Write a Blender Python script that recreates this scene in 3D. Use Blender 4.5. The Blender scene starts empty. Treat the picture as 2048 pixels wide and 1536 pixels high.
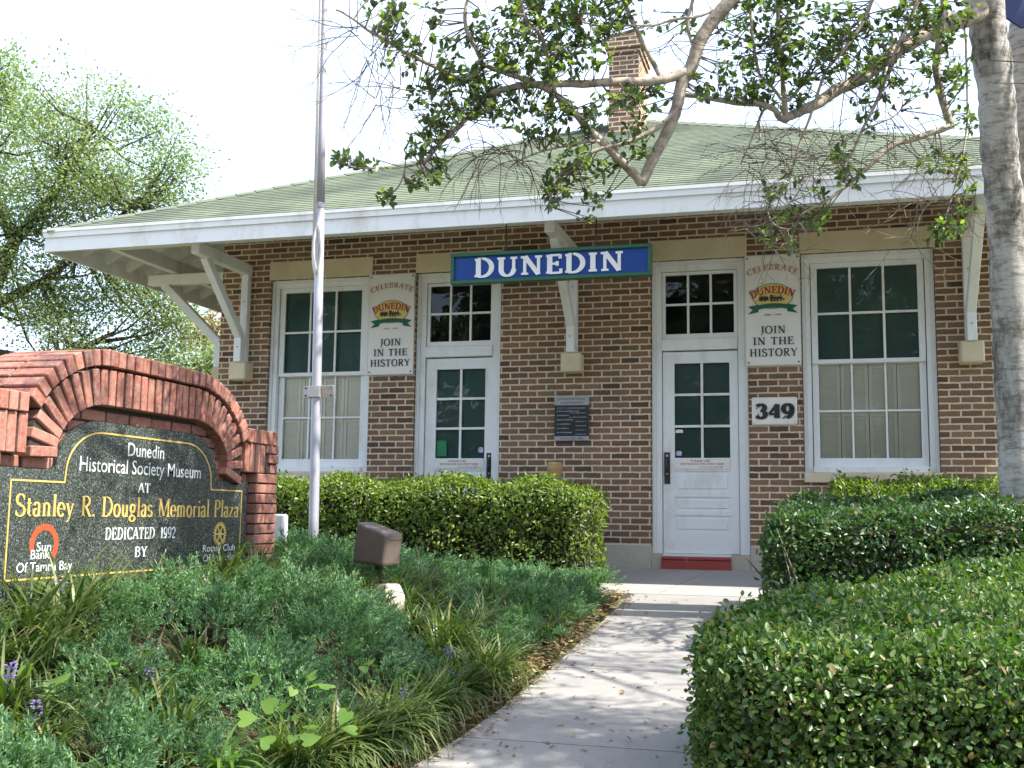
import bpy, math, random
import numpy as np
from mathutils import Vector, noise
R = math.radians
S = bpy.context.scene
COL = S.collection

# ------------------------------------------------------------------ camera
CX, CY, CZ, YAW, PIT, ROL, FPX = 2.491, -11.32, .516, .274, .121, .013, 2169.5
cy_, sy_, cp_, sp_ = math.cos(YAW), math.sin(YAW), math.cos(PIT), math.sin(PIT)
FW = np.array([-sy_*cp_, cy_*cp_, sp_]); RT0 = np.array([cy_, sy_, 0.]); UP0 = np.cross(RT0, FW)
RT = math.cos(ROL)*RT0 + math.sin(ROL)*UP0; UP = -math.sin(ROL)*RT0 + math.cos(ROL)*UP0
CAMP = np.array([CX, CY, CZ])
cam = bpy.data.cameras.new('camera'); camo = bpy.data.objects.new('camera', cam); COL.objects.link(camo)
cam.sensor_width = 36; cam.lens = FPX/2048*36; cam.clip_end = 2000; cam.clip_start = .05
from mathutils import Matrix
camo.matrix_world = Matrix(((RT[0], UP[0], -FW[0], CX), (RT[1], UP[1], -FW[1], CY), (RT[2], UP[2], -FW[2], CZ), (0, 0, 0, 1)))
S.camera = camo

# ------------------------------------------------------------------ light
SUNV = Vector((.70, -.10, 1.0)).normalized()
EL = math.asin(SUNV.z); AZ = math.atan2(SUNV.x, SUNV.y)
W = bpy.data.worlds.new('World'); S.world = W; W.use_nodes = True
nt = W.node_tree; bg = nt.nodes['Background']
sky = nt.nodes.new('ShaderNodeTexSky'); sky.sky_type = 'NISHITA'; sky.sun_disc = False
sky.sun_elevation = EL; sky.sun_rotation = AZ; sky.air_density = 1.0; sky.dust_density = 3.0; sky.ozone_density = 1.0
# thin bright veil of high cloud over the blue
tcw = nt.nodes.new('ShaderNodeTexCoord'); nzw = nt.nodes.new('ShaderNodeTexNoise'); nzw.inputs['Scale'].default_value = 2.2; nzw.inputs['Detail'].default_value = 6
nt.links.new(tcw.outputs['Generated'], nzw.inputs['Vector'])
rpw = nt.nodes.new('ShaderNodeValToRGB'); nt.links.new(nzw.outputs[0], rpw.inputs[0])
rpw.color_ramp.elements[0].position = .30; rpw.color_ramp.elements[0].color = (.42,)*3+(1,); rpw.color_ramp.elements[1].position = .62; rpw.color_ramp.elements[1].color = (.92,)*3+(1,)
mxw = nt.nodes.new('ShaderNodeMix'); mxw.data_type = 'RGBA'; nt.links.new(rpw.outputs[0], mxw.inputs[0]); nt.links.new(sky.outputs[0], mxw.inputs[6]); mxw.inputs[7].default_value = (2.3, 2.75, 3.6, 1)
nt.links.new(mxw.outputs[2], bg.inputs[0]); bg.inputs[1].default_value = .15
sl = bpy.data.lights.new('sun', 'SUN'); slo = bpy.data.objects.new('sun', sl); COL.objects.link(slo)
sl.energy = 3.1; sl.angle = R(.53); sl.color = (1, .95, .86)
slo.rotation_euler = SUNV.to_track_quat('Z', 'Y').to_euler(); slo.location = (6, -6, 12)
S.view_settings.view_transform = 'Standard'; S.view_settings.look = 'None'
S.view_settings.exposure = 2.0; S.view_settings.gamma = 1.0
S.cycles.max_bounces = 8; S.cycles.transparent_max_bounces = 12
try:
    S.cycles.use_adaptive_sampling = True; S.cycles.use_denoising = True
except Exception: pass

# ------------------------------------------------------------------ projection helpers (measuring positions)
def ray(u, v): return FW + RT*(u-1024)/FPX - UP*(v-768)/FPX
def atD(u, v, D): return CAMP + ray(u, v)*D
def proj(P):
    d = np.asarray(P, float)-CAMP; z = d@FW
    return 1024+FPX*(d@RT)/z, 768-FPX*(d@UP)/z
SL = .094
def gz(x, y):
    return SL*max(-12., min(0., y))
def sstep(t): t = max(0, min(1, t)); return t*t*(3-2*t)
def bedz(x, y):
    b = .46*sstep((.80-x)/1.75)*sstep((-1.6-y)/2.6)
    b += .11*sstep((-.2-x)/.6)*sstep((-5.0-y)/1.8)
    if x < -1.6: b *= sstep((x+4.5)/2.9)
    return gz(x, y)+b+.02
def bedhit(u, v, h=0):
    d = ray(u, v); t = 2.5
    while t < 12:
        p = CAMP+d*t
        if p[2] < bedz(p[0], p[1])+h: return p
        t += .02
    return CAMP+d*8

# ------------------------------------------------------------------ materials
def newmat(name):
    m = bpy.data.materials.new(name); m.use_nodes = True
    n = m.node_tree; b = n.nodes['Principled BSDF']; return m, n, b
def N(n, t, **k):
    x = n.nodes.new(t)
    for a, v in k.items(): setattr(x, a, v)
    return x
def mixc(n, fac, a, b, mode='MIX'):
    x = N(n, 'ShaderNodeMix', data_type='RGBA', blend_type=mode)
    for i, s in ((0, fac), (6, a), (7, b)):
        if hasattr(s, 'is_linked') or hasattr(s, 'links'): n.links.new(s, x.inputs[i])
        else: x.inputs[i].default_value = s if i == 0 else (*s, 1) if len(s) == 3 else s
    return x.outputs[2]
def ramp(n, src, stops):
    r = N(n, 'ShaderNodeValToRGB'); n.links.new(src, r.inputs[0])
    e = r.color_ramp.elements
    while len(e) < len(stops): e.new(.5)
    for x, (p, c) in zip(e, stops): x.position = p; x.color = (*c, 1)
    return r.outputs[0]
def noise_tex(n, scale, detail=4, rough=.6, vec=None, dist=0):
    t = N(n, 'ShaderNodeTexNoise'); t.inputs['Scale'].default_value = scale; t.inputs['Detail'].default_value = detail
    t.inputs['Roughness'].default_value = rough; t.inputs['Distortion'].default_value = dist
    if vec is None:
        g = N(n, 'ShaderNodeTexCoord'); vec = g.outputs['Object']
    n.links.new(vec, t.inputs['Vector']); return t.outputs[0]
def bump(n, b, h, strength=.3, dist=.01):
    x = N(n, 'ShaderNodeBump'); x.inputs['Strength'].default_value = strength; x.inputs['Distance'].default_value = dist
    n.links.new(h, x.inputs['Height']); n.links.new(x.outputs[0], b.inputs['Normal'])
def mapping(n, scale=(1, 1, 1), loc=(0, 0, 0)):
    g = N(n, 'ShaderNodeTexCoord'); m = N(n, 'ShaderNodeMapping'); n.links.new(g.outputs['Object'], m.inputs[0])
    m.inputs['Scale'].default_value = scale; m.inputs['Location'].default_value = loc; return m.outputs[0]
def simple(name, c1, c2=None, scale=6, rough=.6, spec=.5, bumps=None, metallic=0, stretch=(1, 1, 1), lo=.35, hi=.65):
    m, n, b = newmat(name)
    b.inputs['Roughness'].default_value = rough; b.inputs['Specular IOR Level'].default_value = spec; b.inputs['Metallic'].default_value = metallic
    v = mapping(n, stretch)
    nz = noise_tex(n, scale, 5, .65, v)
    c2 = c2 or tuple(x*.88 for x in c1)
    n.links.new(ramp(n, nz, [(lo, c1), (hi, c2)]), b.inputs['Base Color'])
    if bumps: bump(n, b, noise_tex(n, bumps[0], 4, .6, v), bumps[1], bumps[2])
    return m
def leafmat(name, stops, trans=.35, rough=.38, spec=.5, tcol=(1.42, 1.87, .52)):
    m, n, b = newmat(name)
    g = N(n, 'ShaderNodeNewGeometry')
    c = ramp(n, g.outputs['Random Per Island'], stops)
    n.links.new(c, b.inputs['Base Color']); b.inputs['Roughness'].default_value = rough; b.inputs['Specular IOR Level'].default_value = spec
    t = N(n, 'ShaderNodeBsdfTranslucent')
    tc = mixc(n, 1.0, c, tcol, 'MULTIPLY'); n.links.new(tc, t.inputs[0])
    ms = N(n, 'ShaderNodeMixShader'); ms.inputs[0].default_value = trans
    n.links.new(b.outputs[0], ms.inputs[1]); n.links.new(t.outputs[0], ms.inputs[2])
    n.links.new(ms.outputs[0], n.nodes['Material Output'].inputs[0])
    return m
def brickmat():
    m, n, b = newmat('wall_brick')
    g = N(n, 'ShaderNodeTexCoord'); s = N(n, 'ShaderNodeSeparateXYZ'); n.links.new(g.outputs['Object'], s.inputs[0])
    a = N(n, 'ShaderNodeMath', operation='ADD'); n.links.new(s.outputs[0], a.inputs[0]); n.links.new(s.outputs[1], a.inputs[1])
    c = N(n, 'ShaderNodeCombineXYZ'); n.links.new(a.outputs[0], c.inputs[0])
    zz = N(n, 'ShaderNodeMath', operation='SUBTRACT'); n.links.new(s.outputs[2], zz.inputs[0]); zz.inputs[1].default_value = .2425
    n.links.new(zz.outputs[0], c.inputs[1])
    # wobble of the joints
    nz = N(n, 'ShaderNodeTexNoise'); nz.inputs['Scale'].default_value = 22; nz.inputs['Detail'].default_value = 3
    n.links.new(g.outputs['Object'], nz.inputs['Vector'])
    sub = N(n, 'ShaderNodeVectorMath', operation='SUBTRACT'); n.links.new(nz.outputs['Color'], sub.inputs[0]); sub.inputs[1].default_value = (.5, .5, .5)
    sc = N(n, 'ShaderNodeVectorMath', operation='SCALE'); n.links.new(sub.outputs[0], sc.inputs[0]); sc.inputs['Scale'].default_value = .013
    ad = N(n, 'ShaderNodeVectorMath', operation='ADD'); n.links.new(c.outputs[0], ad.inputs[0]); n.links.new(sc.outputs[0], ad.inputs[1])
    bt = N(n, 'ShaderNodeTexBrick'); n.links.new(ad.outputs[0], bt.inputs['Vector'])
    bt.inputs['Scale'].default_value = 1; bt.inputs['Brick Width'].default_value = .2032; bt.inputs['Row Height'].default_value = .0677
    bt.inputs['Mortar Size'].default_value = .0094; bt.inputs['Mortar Smooth'].default_value = .25; bt.inputs['Bias'].default_value = 0.0
    bt.offset = .5
    bt.inputs['Color1'].default_value = (0, 0, 0, 1); bt.inputs['Color2'].default_value = (1, 1, 1, 1); bt.inputs['Mortar'].default_value = (.5, .5, .5, 1)
    bc = ramp(n, bt.outputs['Color'], [(0, (.090, .058, .042)), (.22, (.175, .102, .066)), (.6, (.228, .132, .080)), (.85, (.25, .155, .098)), (1, (.16, .113, .078))])
    f = noise_tex(n, 60, 4, .7)
    bc = mixc(n, .55, bc, ramp(n, f, [(.3, (.45, .42, .40)), (.7, (1.35, 1.35, 1.35))]), 'MULTIPLY')
    mo = ramp(n, noise_tex(n, 9, 5, .7), [(.3, (.54, .44, .315)), (.7, (.66, .555, .42))])
    col = mixc(n, bt.outputs['Fac'], bc, mo)
    st = ramp(n, noise_tex(n, .9, 6, .6), [(.34, (.74, .76, .75)), (.50, (1.0, 1.0, 1.0)), (.66, (1.13, 1.09, 1.05))])
    col = mixc(n, 1.0, col, st, 'MULTIPLY')
    n.links.new(col, b.inputs['Base Color']); b.inputs['Roughness'].default_value = .85; b.inputs['Specular IOR Level'].default_value = .25
    inv = N(n, 'ShaderNodeMath', operation='SUBTRACT'); inv.inputs[0].default_value = 1; n.links.new(bt.outputs['Fac'], inv.inputs[1])
    hh = N(n, 'ShaderNodeMath', operation='MULTIPLY_ADD'); n.links.new(f, hh.inputs[0]); hh.inputs[1].default_value = .35; n.links.new(inv.outputs[0], hh.inputs[2])
    bump(n, b, hh.outputs[0], .55, .010)
    return m
def panemat():
    m, n, b = newmat('window_glass'); n.nodes.remove(b)
    t = N(n, 'ShaderNodeBsdfTransparent'); t.inputs[0].default_value = (.985, .99, .988, 1)
    gl = N(n, 'ShaderNodeBsdfGlossy'); gl.inputs['Roughness'].default_value = .015
    nz = noise_tex(n, 3.0, 2, .5); bp = N(n, 'ShaderNodeBump'); bp.inputs['Strength'].default_value = .06; bp.inputs['Distance'].default_value = .02
    n.links.new(nz, bp.inputs['Height']); n.links.new(bp.outputs[0], gl.inputs['Normal'])
    fr = N(n, 'ShaderNodeFresnel'); fr.inputs[0].default_value = 1.5
    ms = N(n, 'ShaderNodeMixShader'); n.links.new(fr.outputs[0], ms.inputs[0]); n.links.new(t.outputs[0], ms.inputs[1]); n.links.new(gl.outputs[0], ms.inputs[2])
    n.links.new(ms.outputs[0], n.nodes['Material Output'].inputs[0]); return m
def granitemat():
    m, n, b = newmat('polished_granite')
    v = N(n, 'ShaderNodeTexVoronoi'); v.inputs['Scale'].default_value = 170
    g = N(n, 'ShaderNodeTexCoord'); n.links.new(g.outputs['Object'], v.inputs['Vector'])
    sx = N(n, 'ShaderNodeSeparateColor'); n.links.new(v.outputs['Color'], sx.inputs[0])
    c = ramp(n, sx.outputs[0], [(0, (.015, .021, .018)), (.5, (.040, .049, .043)), (.85, (.085, .097, .083)), (1, (.21, .22, .20))])
    n.links.new(c, b.inputs['Base Color']); b.inputs['Roughness'].default_value = .22; b.inputs['Specular IOR Level'].default_value = .55
    return m
def concretemat(name, c1, c2, spots=(.22, .21, .2), sscale=38):
    m, n, b = newmat(name)
    c = ramp(n, noise_tex(n, 2.2, 7, .7), [(.3, c2), (.7, c1)])
    f = noise_tex(n, 130, 3, .7)
    c = mixc(n, .5, c, ramp(n, f, [(.3, (.62, .62, .62)), (.6, (1.15, 1.15, 1.15))]), 'MULTIPLY')
    sp = ramp(n, noise_tex(n, sscale, 3, .5), [(.66, (1, 1, 1)), (.74, spots)])
    c = mixc(n, .5, c, sp, 'MULTIPLY')
    n.links.new(c, b.inputs['Base Color']); b.inputs['Roughness'].default_value = .9; b.inputs['Specular IOR Level'].default_value = .2
    bump(n, b, f, .25, .004); return m
def signbrick():
    m, n, b = newmat('red_sign_brick')
    g = N(n, 'ShaderNodeNewGeometry')
    c = ramp(n, g.outputs['Random Per Island'], [(0, (.155, .052, .036)), (.4, (.25, .080, .050)), (.75, (.32, .105, .064)), (1, (.36, .15, .105))])
    f = noise_tex(n, 28, 6, .75)
    c = mixc(n, ramp(n, f, [(.40, (0, 0, 0)), (.66, (.68, .68, .68))]), c, (.34, .245, .215))
    d = noise_tex(n, 75, 4, .7)
    c = mixc(n, .5, c, ramp(n, d, [(.3, (.5, .48, .47)), (.65, (1.25, 1.25, 1.25))]), 'MULTIPLY')
    n.links.new(c, b.inputs['Base Color']); b.inputs['Roughness'].default_value = .8; b.inputs['Specular IOR Level'].default_value = .3
    bump(n, b, f, .4, .006); return m
def barkmat():
    m, n, b = newmat('pale_bark')
    v = mapping(n, (1, 1, .35)); v2 = mapping(n, (.7, .7, 2.6))
    c = ramp(n, noise_tex(n, 5, 7, .72, v), [(.33, (.05, .042, .035)), (.42, (.24, .22, .195)), (.52, (.42, .395, .365)), (.75, (.56, .54, .51))])
    d = ramp(n, noise_tex(n, 9, 5, .7, v2, .4), [(.40, (.35, .33, .31)), (.52, (1, 1, 1))])
    c = mixc(n, .7, c, d, 'MULTIPLY')
    n.links.new(c, b.inputs['Base Color']); b.inputs['Roughness'].default_value = .9; b.inputs['Specular IOR Level'].default_value = .2
    bump(n, b, noise_tex(n, 26, 6, .7, v2), .5, .012); return m
def roofmat():
    m, n, b = newmat('green_shingle')
    a = N(n, 'ShaderNodeAttribute'); a.attribute_name = 'UVMap'; a.attribute_type = 'GEOMETRY'
    bt = N(n, 'ShaderNodeTexBrick'); n.links.new(a.outputs['Vector'], bt.inputs['Vector'])
    bt.inputs['Scale'].default_value = 1; bt.inputs['Brick Width'].default_value = .30; bt.inputs['Row Height'].default_value = .125
    bt.inputs['Mortar Size'].default_value = .006; bt.inputs['Mortar Smooth'].default_value = .1
    bt.inputs['Color1'].default_value = (.118, .140, .100, 1); bt.inputs['Color2'].default_value = (.142, .166, .120, 1); bt.inputs['Mortar'].default_value = (.086, .102, .075, 1)
    st = ramp(n, noise_tex(n, .8, 6, .65), [(.36, (.62, .62, .65)), (.60, (1.15, 1.15, 1.10))])
    c = mixc(n, 1, bt.outputs['Color'], st, 'MULTIPLY')
    f = noise_tex(n, 160, 2, .6); c = mixc(n, .45, c, ramp(n, f, [(.3, (.6, .6, .6)), (.7, (1.3, 1.3, 1.3))]), 'MULTIPLY')
    n.links.new(c, b.inputs['Base Color']); b.inputs['Roughness'].default_value = .95; b.inputs['Specular IOR Level'].default_value = .15
    return m
def paintmat(name, c, rough=.5, dirt=(.74, .70, .62), lo=.52, hi=.76):
    m, n, b = newmat(name)
    d = noise_tex(n, 2.6, 7, .72, mapping(n, (1.3, 1.3, .6)))
    cc = ramp(n, d, [(lo, c), (hi, tuple(a*k for a, k in zip(c, dirt)))])
    n.links.new(cc, b.inputs['Base Color']); b.inputs['Roughness'].default_value = rough; b.inputs['Specular IOR Level'].default_value = .4
    bump(n, b, noise_tex(n, 35, 4, .6, mapping(n, (1, 1, .25))), .12, .004); return m
M = dict(
    brick=brickmat(), white=paintmat('white_trim_paint', (.78, .785, .78)), pane=panemat(),
    stone=simple('limestone', (.66, .57, .41), (.56, .47, .325), 3, .85, .2, (60, .25, .004)),
    plinth=concretemat('plinth_concrete', (.50, .45, .37), (.41, .36, .29), (.5, .47, .42)),
    blind=simple('green_blind', (.055, .112, .100), (.062, .124, .110), 2, .6, .3),
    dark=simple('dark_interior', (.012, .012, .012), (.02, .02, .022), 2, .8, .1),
    shutter=simple('cream_shutter', (.86, .835, .73), (.83, .80, .69), 5, .6, .3),
    roof=roofmat(), soffit=paintmat('soffit_paint', (.72, .73, .72)),
    concrete=concretemat('path_concrete', (.27, .256, .24), (.20, .192, .183), (.40, .38, .36)),
    landing=concretemat('landing_concrete', (.31, .295, .28), (.245, .235, .225), (.6, .6, .6)),
    red=simple('red_step_paint', (.33, .058, .050), (.42, .27, .24), 7, .7, .3, (40, .3, .004), 0, (1, 1, 1), .60, .72),
    blue=simple('blue_sign_paint', (.006, .045, .22), (.010, .055, .25), 3, .45, .3),
    green=simple('green_frame_paint', (.012, .085, .035), (.016, .10, .045), 4, .4, .5),
    letter=simple('white_letter', (.80, .80, .77), (.74, .73, .69), 9, .5, .4),
    banner=simple('banner_vinyl', (.76, .735, .685), (.71, .68, .625), 2.5, .55, .35),
    banner_edge=simple('banner_hem', (.60, .58, .52), None, 5, .6, .3),
    ink=simple('charcoal_ink', (.035, .04, .038), None, 8, .6, .3),
    redink=simple('red_ink', (.42, .050, .030), None, 8, .6, .3), tan=simple('tan_ink', (.42, .17, .10), None, 8, .6, .3),
    yellow=simple('yellow_ink', (.62, .46, .12), (.66, .52, .2), 8, .6, .3), gribbon=simple('green_ribbon_ink', (.02, .12, .075), None, 8, .6, .3),
    black=simple('black_metal', (.012, .012, .012), (.03, .028, .026), 20, .4, .5),
    bronze=simple('bronze_plaque', (.010, .012, .016), (.02, .022, .028), 10, .35, .5),
    silver=simple('brushed_silver', (.36, .37, .38), (.30, .31, .33), 12, .42, .5),
    tile=simple('white_tile', (.80, .78, .73), None, 6, .35, .5),
    alum=simple('pole_aluminium', (.42, .42, .46), (.34, .34, .38), 10, .45, .5, None, .3, (1, 1, .2)),
    rope=simple('white_rope', (.72, .71, .70), (.6, .58, .56), 60, .8, .2),
    steel=simple('pole_bracket_steel', (.55, .53, .50), (.42, .40, .37), 12, .4, .5, None, .5),
    sbrick=signbrick(), mortar=simple('dark_mortar', (.060, .050, .045), (.04, .035, .032), 30, .95, .1),
    granite=granitemat(), gold=simple('gold_leaf', (.62, .44, .13), (.5, .34, .09), 30, .4, .6), wink=simple('white_engraving', (.66, .68, .68), (.58, .6, .6), 20, .6, .3),
    orange=simple('orange_ink', (.42, .075, .025), None, 8, .6, .3),
    lampb=simple('bronze_housing', (.105, .080, .064), (.13, .10, .08), 14, .45, .5), lens=simple('lamp_lens', (.10, .10, .10), None, 5, .12, .6),
    box=simple('white_box_plastic', (.80, .80, .79), None, 5, .4, .4),
    post=simple('tan_wood', (.46, .30, .15), (.36, .22, .10), 12, .7, .3, (50, .3, .003), 0, (1, 1, .2)),
    bark=barkmat(), limb=simple('pale_limb_bark', (.40, .345, .29), (.13, .11, .09), 13, .9, .2, (34, .7, .010), 0, (1, 1, 1), .44, .70), twig=simple('grey_twig', (.20, .165, .13), (.12, .095, .075), 14, .85, .2),
    dbark=simple('dark_bark', (.055, .042, .032), (.09, .07, .055), 9, .9, .2),
    navy=simple('navy_sign_paint', (.010, .022, .085), (.012, .027, .10), 3, .45, .4),
    galv=simple('galvanised_post', (.38, .39, .40), None, 20, .5, .5, None, .5),
    ground=simple('lawn_ground', (.10, .12, .045), (.15, .13, .08), 1.2, .95, .1),
    soil=simple('bed_soil', (.040, .036, .020), (.070, .058, .034), 14, .95, .1, (40, .6, .02)),
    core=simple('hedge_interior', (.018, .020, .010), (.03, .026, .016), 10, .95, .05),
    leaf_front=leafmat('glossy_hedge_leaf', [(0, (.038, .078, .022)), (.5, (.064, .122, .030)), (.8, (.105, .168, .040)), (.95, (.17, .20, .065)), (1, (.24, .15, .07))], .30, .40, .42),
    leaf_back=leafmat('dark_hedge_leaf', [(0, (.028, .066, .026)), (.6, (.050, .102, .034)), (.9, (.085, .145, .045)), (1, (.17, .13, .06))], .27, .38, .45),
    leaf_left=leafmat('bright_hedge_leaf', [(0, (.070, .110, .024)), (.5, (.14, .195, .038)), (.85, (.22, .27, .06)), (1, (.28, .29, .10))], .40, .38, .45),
    juniper=leafmat('juniper_needle', [(0, (.050, .112, .058)), (.45, (.100, .200, .100)), (.8, (.175, .29, .145)), (1, (.26, .35, .18))], .28, .55, .25),
    lily=leafmat('lilyturf_blade', [(0, (.040, .070, .020)), (.55, (.080, .122, .034)), (.88, (.16, .19, .06)), (1, (.28, .22, .09))], .3, .4, .4),
    vine=leafmat('heart_leaf', [(0, (.10, .19, .030)), (1, (.16, .27, .05))], .45, .4, .4),
    flower=leafmat('violet_petal', [(0, (.17, .10, .40)), (1, (.36, .26, .58))], .35, .6, .2),
    litter=leafmat('dry_leaf', [(0, (.13, .075, .040)), (.5, (.24, .15, .085)), (1, (.42, .31, .19))], .15, .7, .2),
    oak=leafmat('oval_tree_leaf', [(0, (.040, .058, .034)), (.45, (.070, .096, .046)), (.8, (.125, .16, .058)), (1, (.21, .24, .085))], .46, .33, .5),
    bgleaf=leafmat('sunlit_tree_leaf', [(0, (.12, .16, .085)), (.45, (.20, .25, .120)), (.8, (.28, .33, .155)), (1, (.36, .36, .19))], .48, .45, .35, (1.12, 1.38, .72)),
    rustleaf=leafmat('rusty_twig_leaf', [(0, (.22, .11, .05)), (1, (.38, .22, .11))], .3, .7, .2),
    sword=leafmat('sword_leaf', [(0, (.13, .20, .12)), (1, (.20, .27, .17))], .3, .5, .3),
    sticker=simple('green_sticker', (.012, .20, .075), None, 9, .5, .4), violet=simple('violet_sticker', (.20, .22, .50), (.7, .7, .8), 40, .5, .4),
)

# ------------------------------------------------------------------ mesh helpers
def link(o, parent=None):
    COL.objects.link(o)
    if parent is not None: o.parent = parent
    return o
def thing(name, label, cat, loc=(0, 0, 0), group=None):
    o = bpy.data.objects.new(name, None); o.empty_display_size = .1
    o.location = loc; link(o); tag(o, label, cat, group); return o
def tag(o, label=None, cat=None, group=None, kind=None):
    if label: o['label'] = label
    if cat: o['category'] = cat
    if group: o['group'] = group
    if kind: o['kind'] = kind
    return o
def wl(o):
    p = Vector((0, 0, 0))
    while o is not None: p += o.location; o = o.parent
    return p
class MB:
    def __init__(s): s.v = []; s.f = []; s.uv = None
    def add(s, vs, fs):
        k = len(s.v); s.v += [tuple(p) for p in vs]; s.f += [tuple(i+k for i in f) for f in fs]; return s
    def box(s, x0, x1, y0, y1, z0, z1, b=0):
        if b <= 0:
            return s.add([(x0, y0, z0), (x1, y0, z0), (x1, y1, z0), (x0, y1, z0), (x0, y0, z1), (x1, y0, z1), (x1, y1, z1), (x0, y1, z1)],
                         [(0, 3, 2, 1), (4, 5, 6, 7), (0, 1, 5, 4), (1, 2, 6, 5), (2, 3, 7, 6), (3, 0, 4, 7)])
        c = Vector(((x0+x1)/2, (y0+y1)/2, (z0+z1)/2)); h = ((x1-x0)/2, (y1-y0)/2, (z1-z0)/2)
        return s.obox(c, (1, 0, 0), (0, 1, 0), (0, 0, 1), h, b)
    def obox(s, c, ax, ay, az, h, b=0):
        c = Vector(c); A = [Vector(ax), Vector(ay), Vector(az)]
        if b <= 0:
            P = [c+A[0]*h[0]*i+A[1]*h[1]*j+A[2]*h[2]*k for k in (-1, 1) for j in (-1, 1) for i in (-1, 1)]
            return s.add(P, [(0, 2, 3, 1), (4, 5, 7, 6), (0, 1, 5, 4), (1, 3, 7, 5), (3, 2, 6, 7), (2, 0, 4, 6)])
        b = min(b, *[q*.9 for q in h])
        P = []; idx = {}
        for k in (-1, 1):
            for j in (-1, 1):
                for i in (-1, 1):
                    for a in range(3):
                        e = [h[q]-(0 if q == a else b) for q in range(3)]
                        idx[(i, j, k, a)] = len(P); P.append(c+A[0]*e[0]*i+A[1]*e[1]*j+A[2]*e[2]*k)
        F = []
        for i in (-1, 1):
            F.append([idx[(i, j, k, 0)] for j, k in ((-1, -1), (1, -1), (1, 1), (-1, 1))][::i])
            F.append([idx[(j, i, k, 1)] for j, k in ((-1, -1), (1, -1), (1, 1), (-1, 1))][::-i])
            F.append([idx[(j, k, i, 2)] for j, k in ((-1, -1), (1, -1), (1, 1), (-1, 1))][::i])
        for i in (-1, 1):
            for j in (-1, 1):
                F.append([idx[(i, j, -1, 0)], idx[(i, j, -1, 1)], idx[(i, j, 1, 1)], idx[(i, j, 1, 0)]][::-i*j])
                F.append([idx[(i, -1, j, 0)], idx[(i, -1, j, 2)], idx[(i, 1, j, 2)], idx[(i, 1, j, 0)]][::i*j])
                F.append([idx[(-1, i, j, 1)], idx[(-1, i, j, 2)], idx[(1, i, j, 2)], idx[(1, i, j, 1)]][::-i*j])
        for i in (-1, 1):
            for j in (-1, 1):
                for k in (-1, 1): F.append([idx[(i, j, k, a)] for a in range(3)][::i*j*k])
        return s.add(P, F)
    def bar(s, p0, p1, w, t, up=(0, 0, 1), b=0):
        p0, p1 = Vector(p0), Vector(p1); d = (p1-p0); L = d.length; d.normalize()
        x = d.cross(Vector(up)).normalized(); y = x.cross(d)
        return s.obox((p0+p1)/2, x, d, y, (w/2, L/2, t/2), b)
    def prism(s, poly, o, ax, ay, n, d):
        o, ax, ay, n = Vector(o), Vector(ax), Vector(ay), Vector(n)
        a = [o+ax*p[0]+ay*p[1] for p in poly]; k = len(a)
        return s.add(a+[p+n*d for p in a], [tuple(range(k))[::-1], tuple(range(k, 2*k))]+[(i, (i+1) % k, k+(i+1) % k, k+i) for i in range(k)])
    def tube(s, pts, rad, n=8, cap=True):
        pts = [Vector(p) for p in pts]; k = len(s.v); m = len(pts)
        if not hasattr(rad, '__len__'): rad = [rad]*m
        t0 = (pts[1]-pts[0]).normalized(); a = t0.orthogonal().normalized()
        for i, p in enumerate(pts):
            t = (pts[min(i+1, m-1)]-pts[max(i-1, 0)]).normalized(); a = (a-t*a.dot(t)).normalized(); b = t.cross(a)
            for j in range(n):
                th = 2*math.pi*j/n; s.v.append(tuple(p+(a*math.cos(th)+b*math.sin(th))*rad[i]))
        for i in range(m-1):
            for j in range(n):
                s.f.append((k+i*n+j, k+i*n+(j+1) % n, k+(i+1)*n+(j+1) % n, k+(i+1)*n+j))
        if cap: s.f.append(tuple(k+j for j in range(n))[::-1]); s.f.append(tuple(k+(m-1)*n+j for j in range(n)))
        return s
    def build(s, name, m, parent=None, smooth=False, abs_=True):
        off = wl(parent) if parent is not None and abs_ else Vector((0, 0, 0))
        me = bpy.data.meshes.new(name); me.from_pydata([tuple(Vector(p)-off) for p in s.v], [], s.f)
        me.materials.append(M[m] if isinstance(m, str) else m)
        if smooth: me.polygons.foreach_set('use_smooth', [True]*len(me.polygons))
        me.update(); return link(bpy.data.objects.new(name, me), parent)
def npmesh(name, V, F, m, parent=None, smooth=True):
    V = np.ascontiguousarray(V, dtype=np.float32); F = np.ascontiguousarray(F, dtype=np.int32)
    if parent is not None: V = V-np.array(wl(parent), dtype=np.float32)
    me = bpy.data.meshes.new(name); k = F.shape[1]
    me.vertices.add(len(V)); me.vertices.foreach_set('co', V.ravel())
    me.loops.add(F.size); me.loops.foreach_set('vertex_index', F.ravel())
    me.polygons.add(len(F)); me.polygons.foreach_set('loop_start', np.arange(0, F.size, k, dtype=np.int32))
    try: me.polygons.foreach_set('loop_total', np.full(len(F), k, dtype=np.int32))
    except Exception: pass
    me.update(calc_edges=True)
    if smooth: me.polygons.foreach_set('use_smooth', np.ones(len(F), dtype=bool))
    me.materials.append(M[m]); return link(bpy.data.objects.new(name, me), parent)
def unit(a): return a/np.maximum(np.linalg.norm(a, axis=-1, keepdims=True), 1e-9)
RNG = np.random.default_rng(7)
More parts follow.
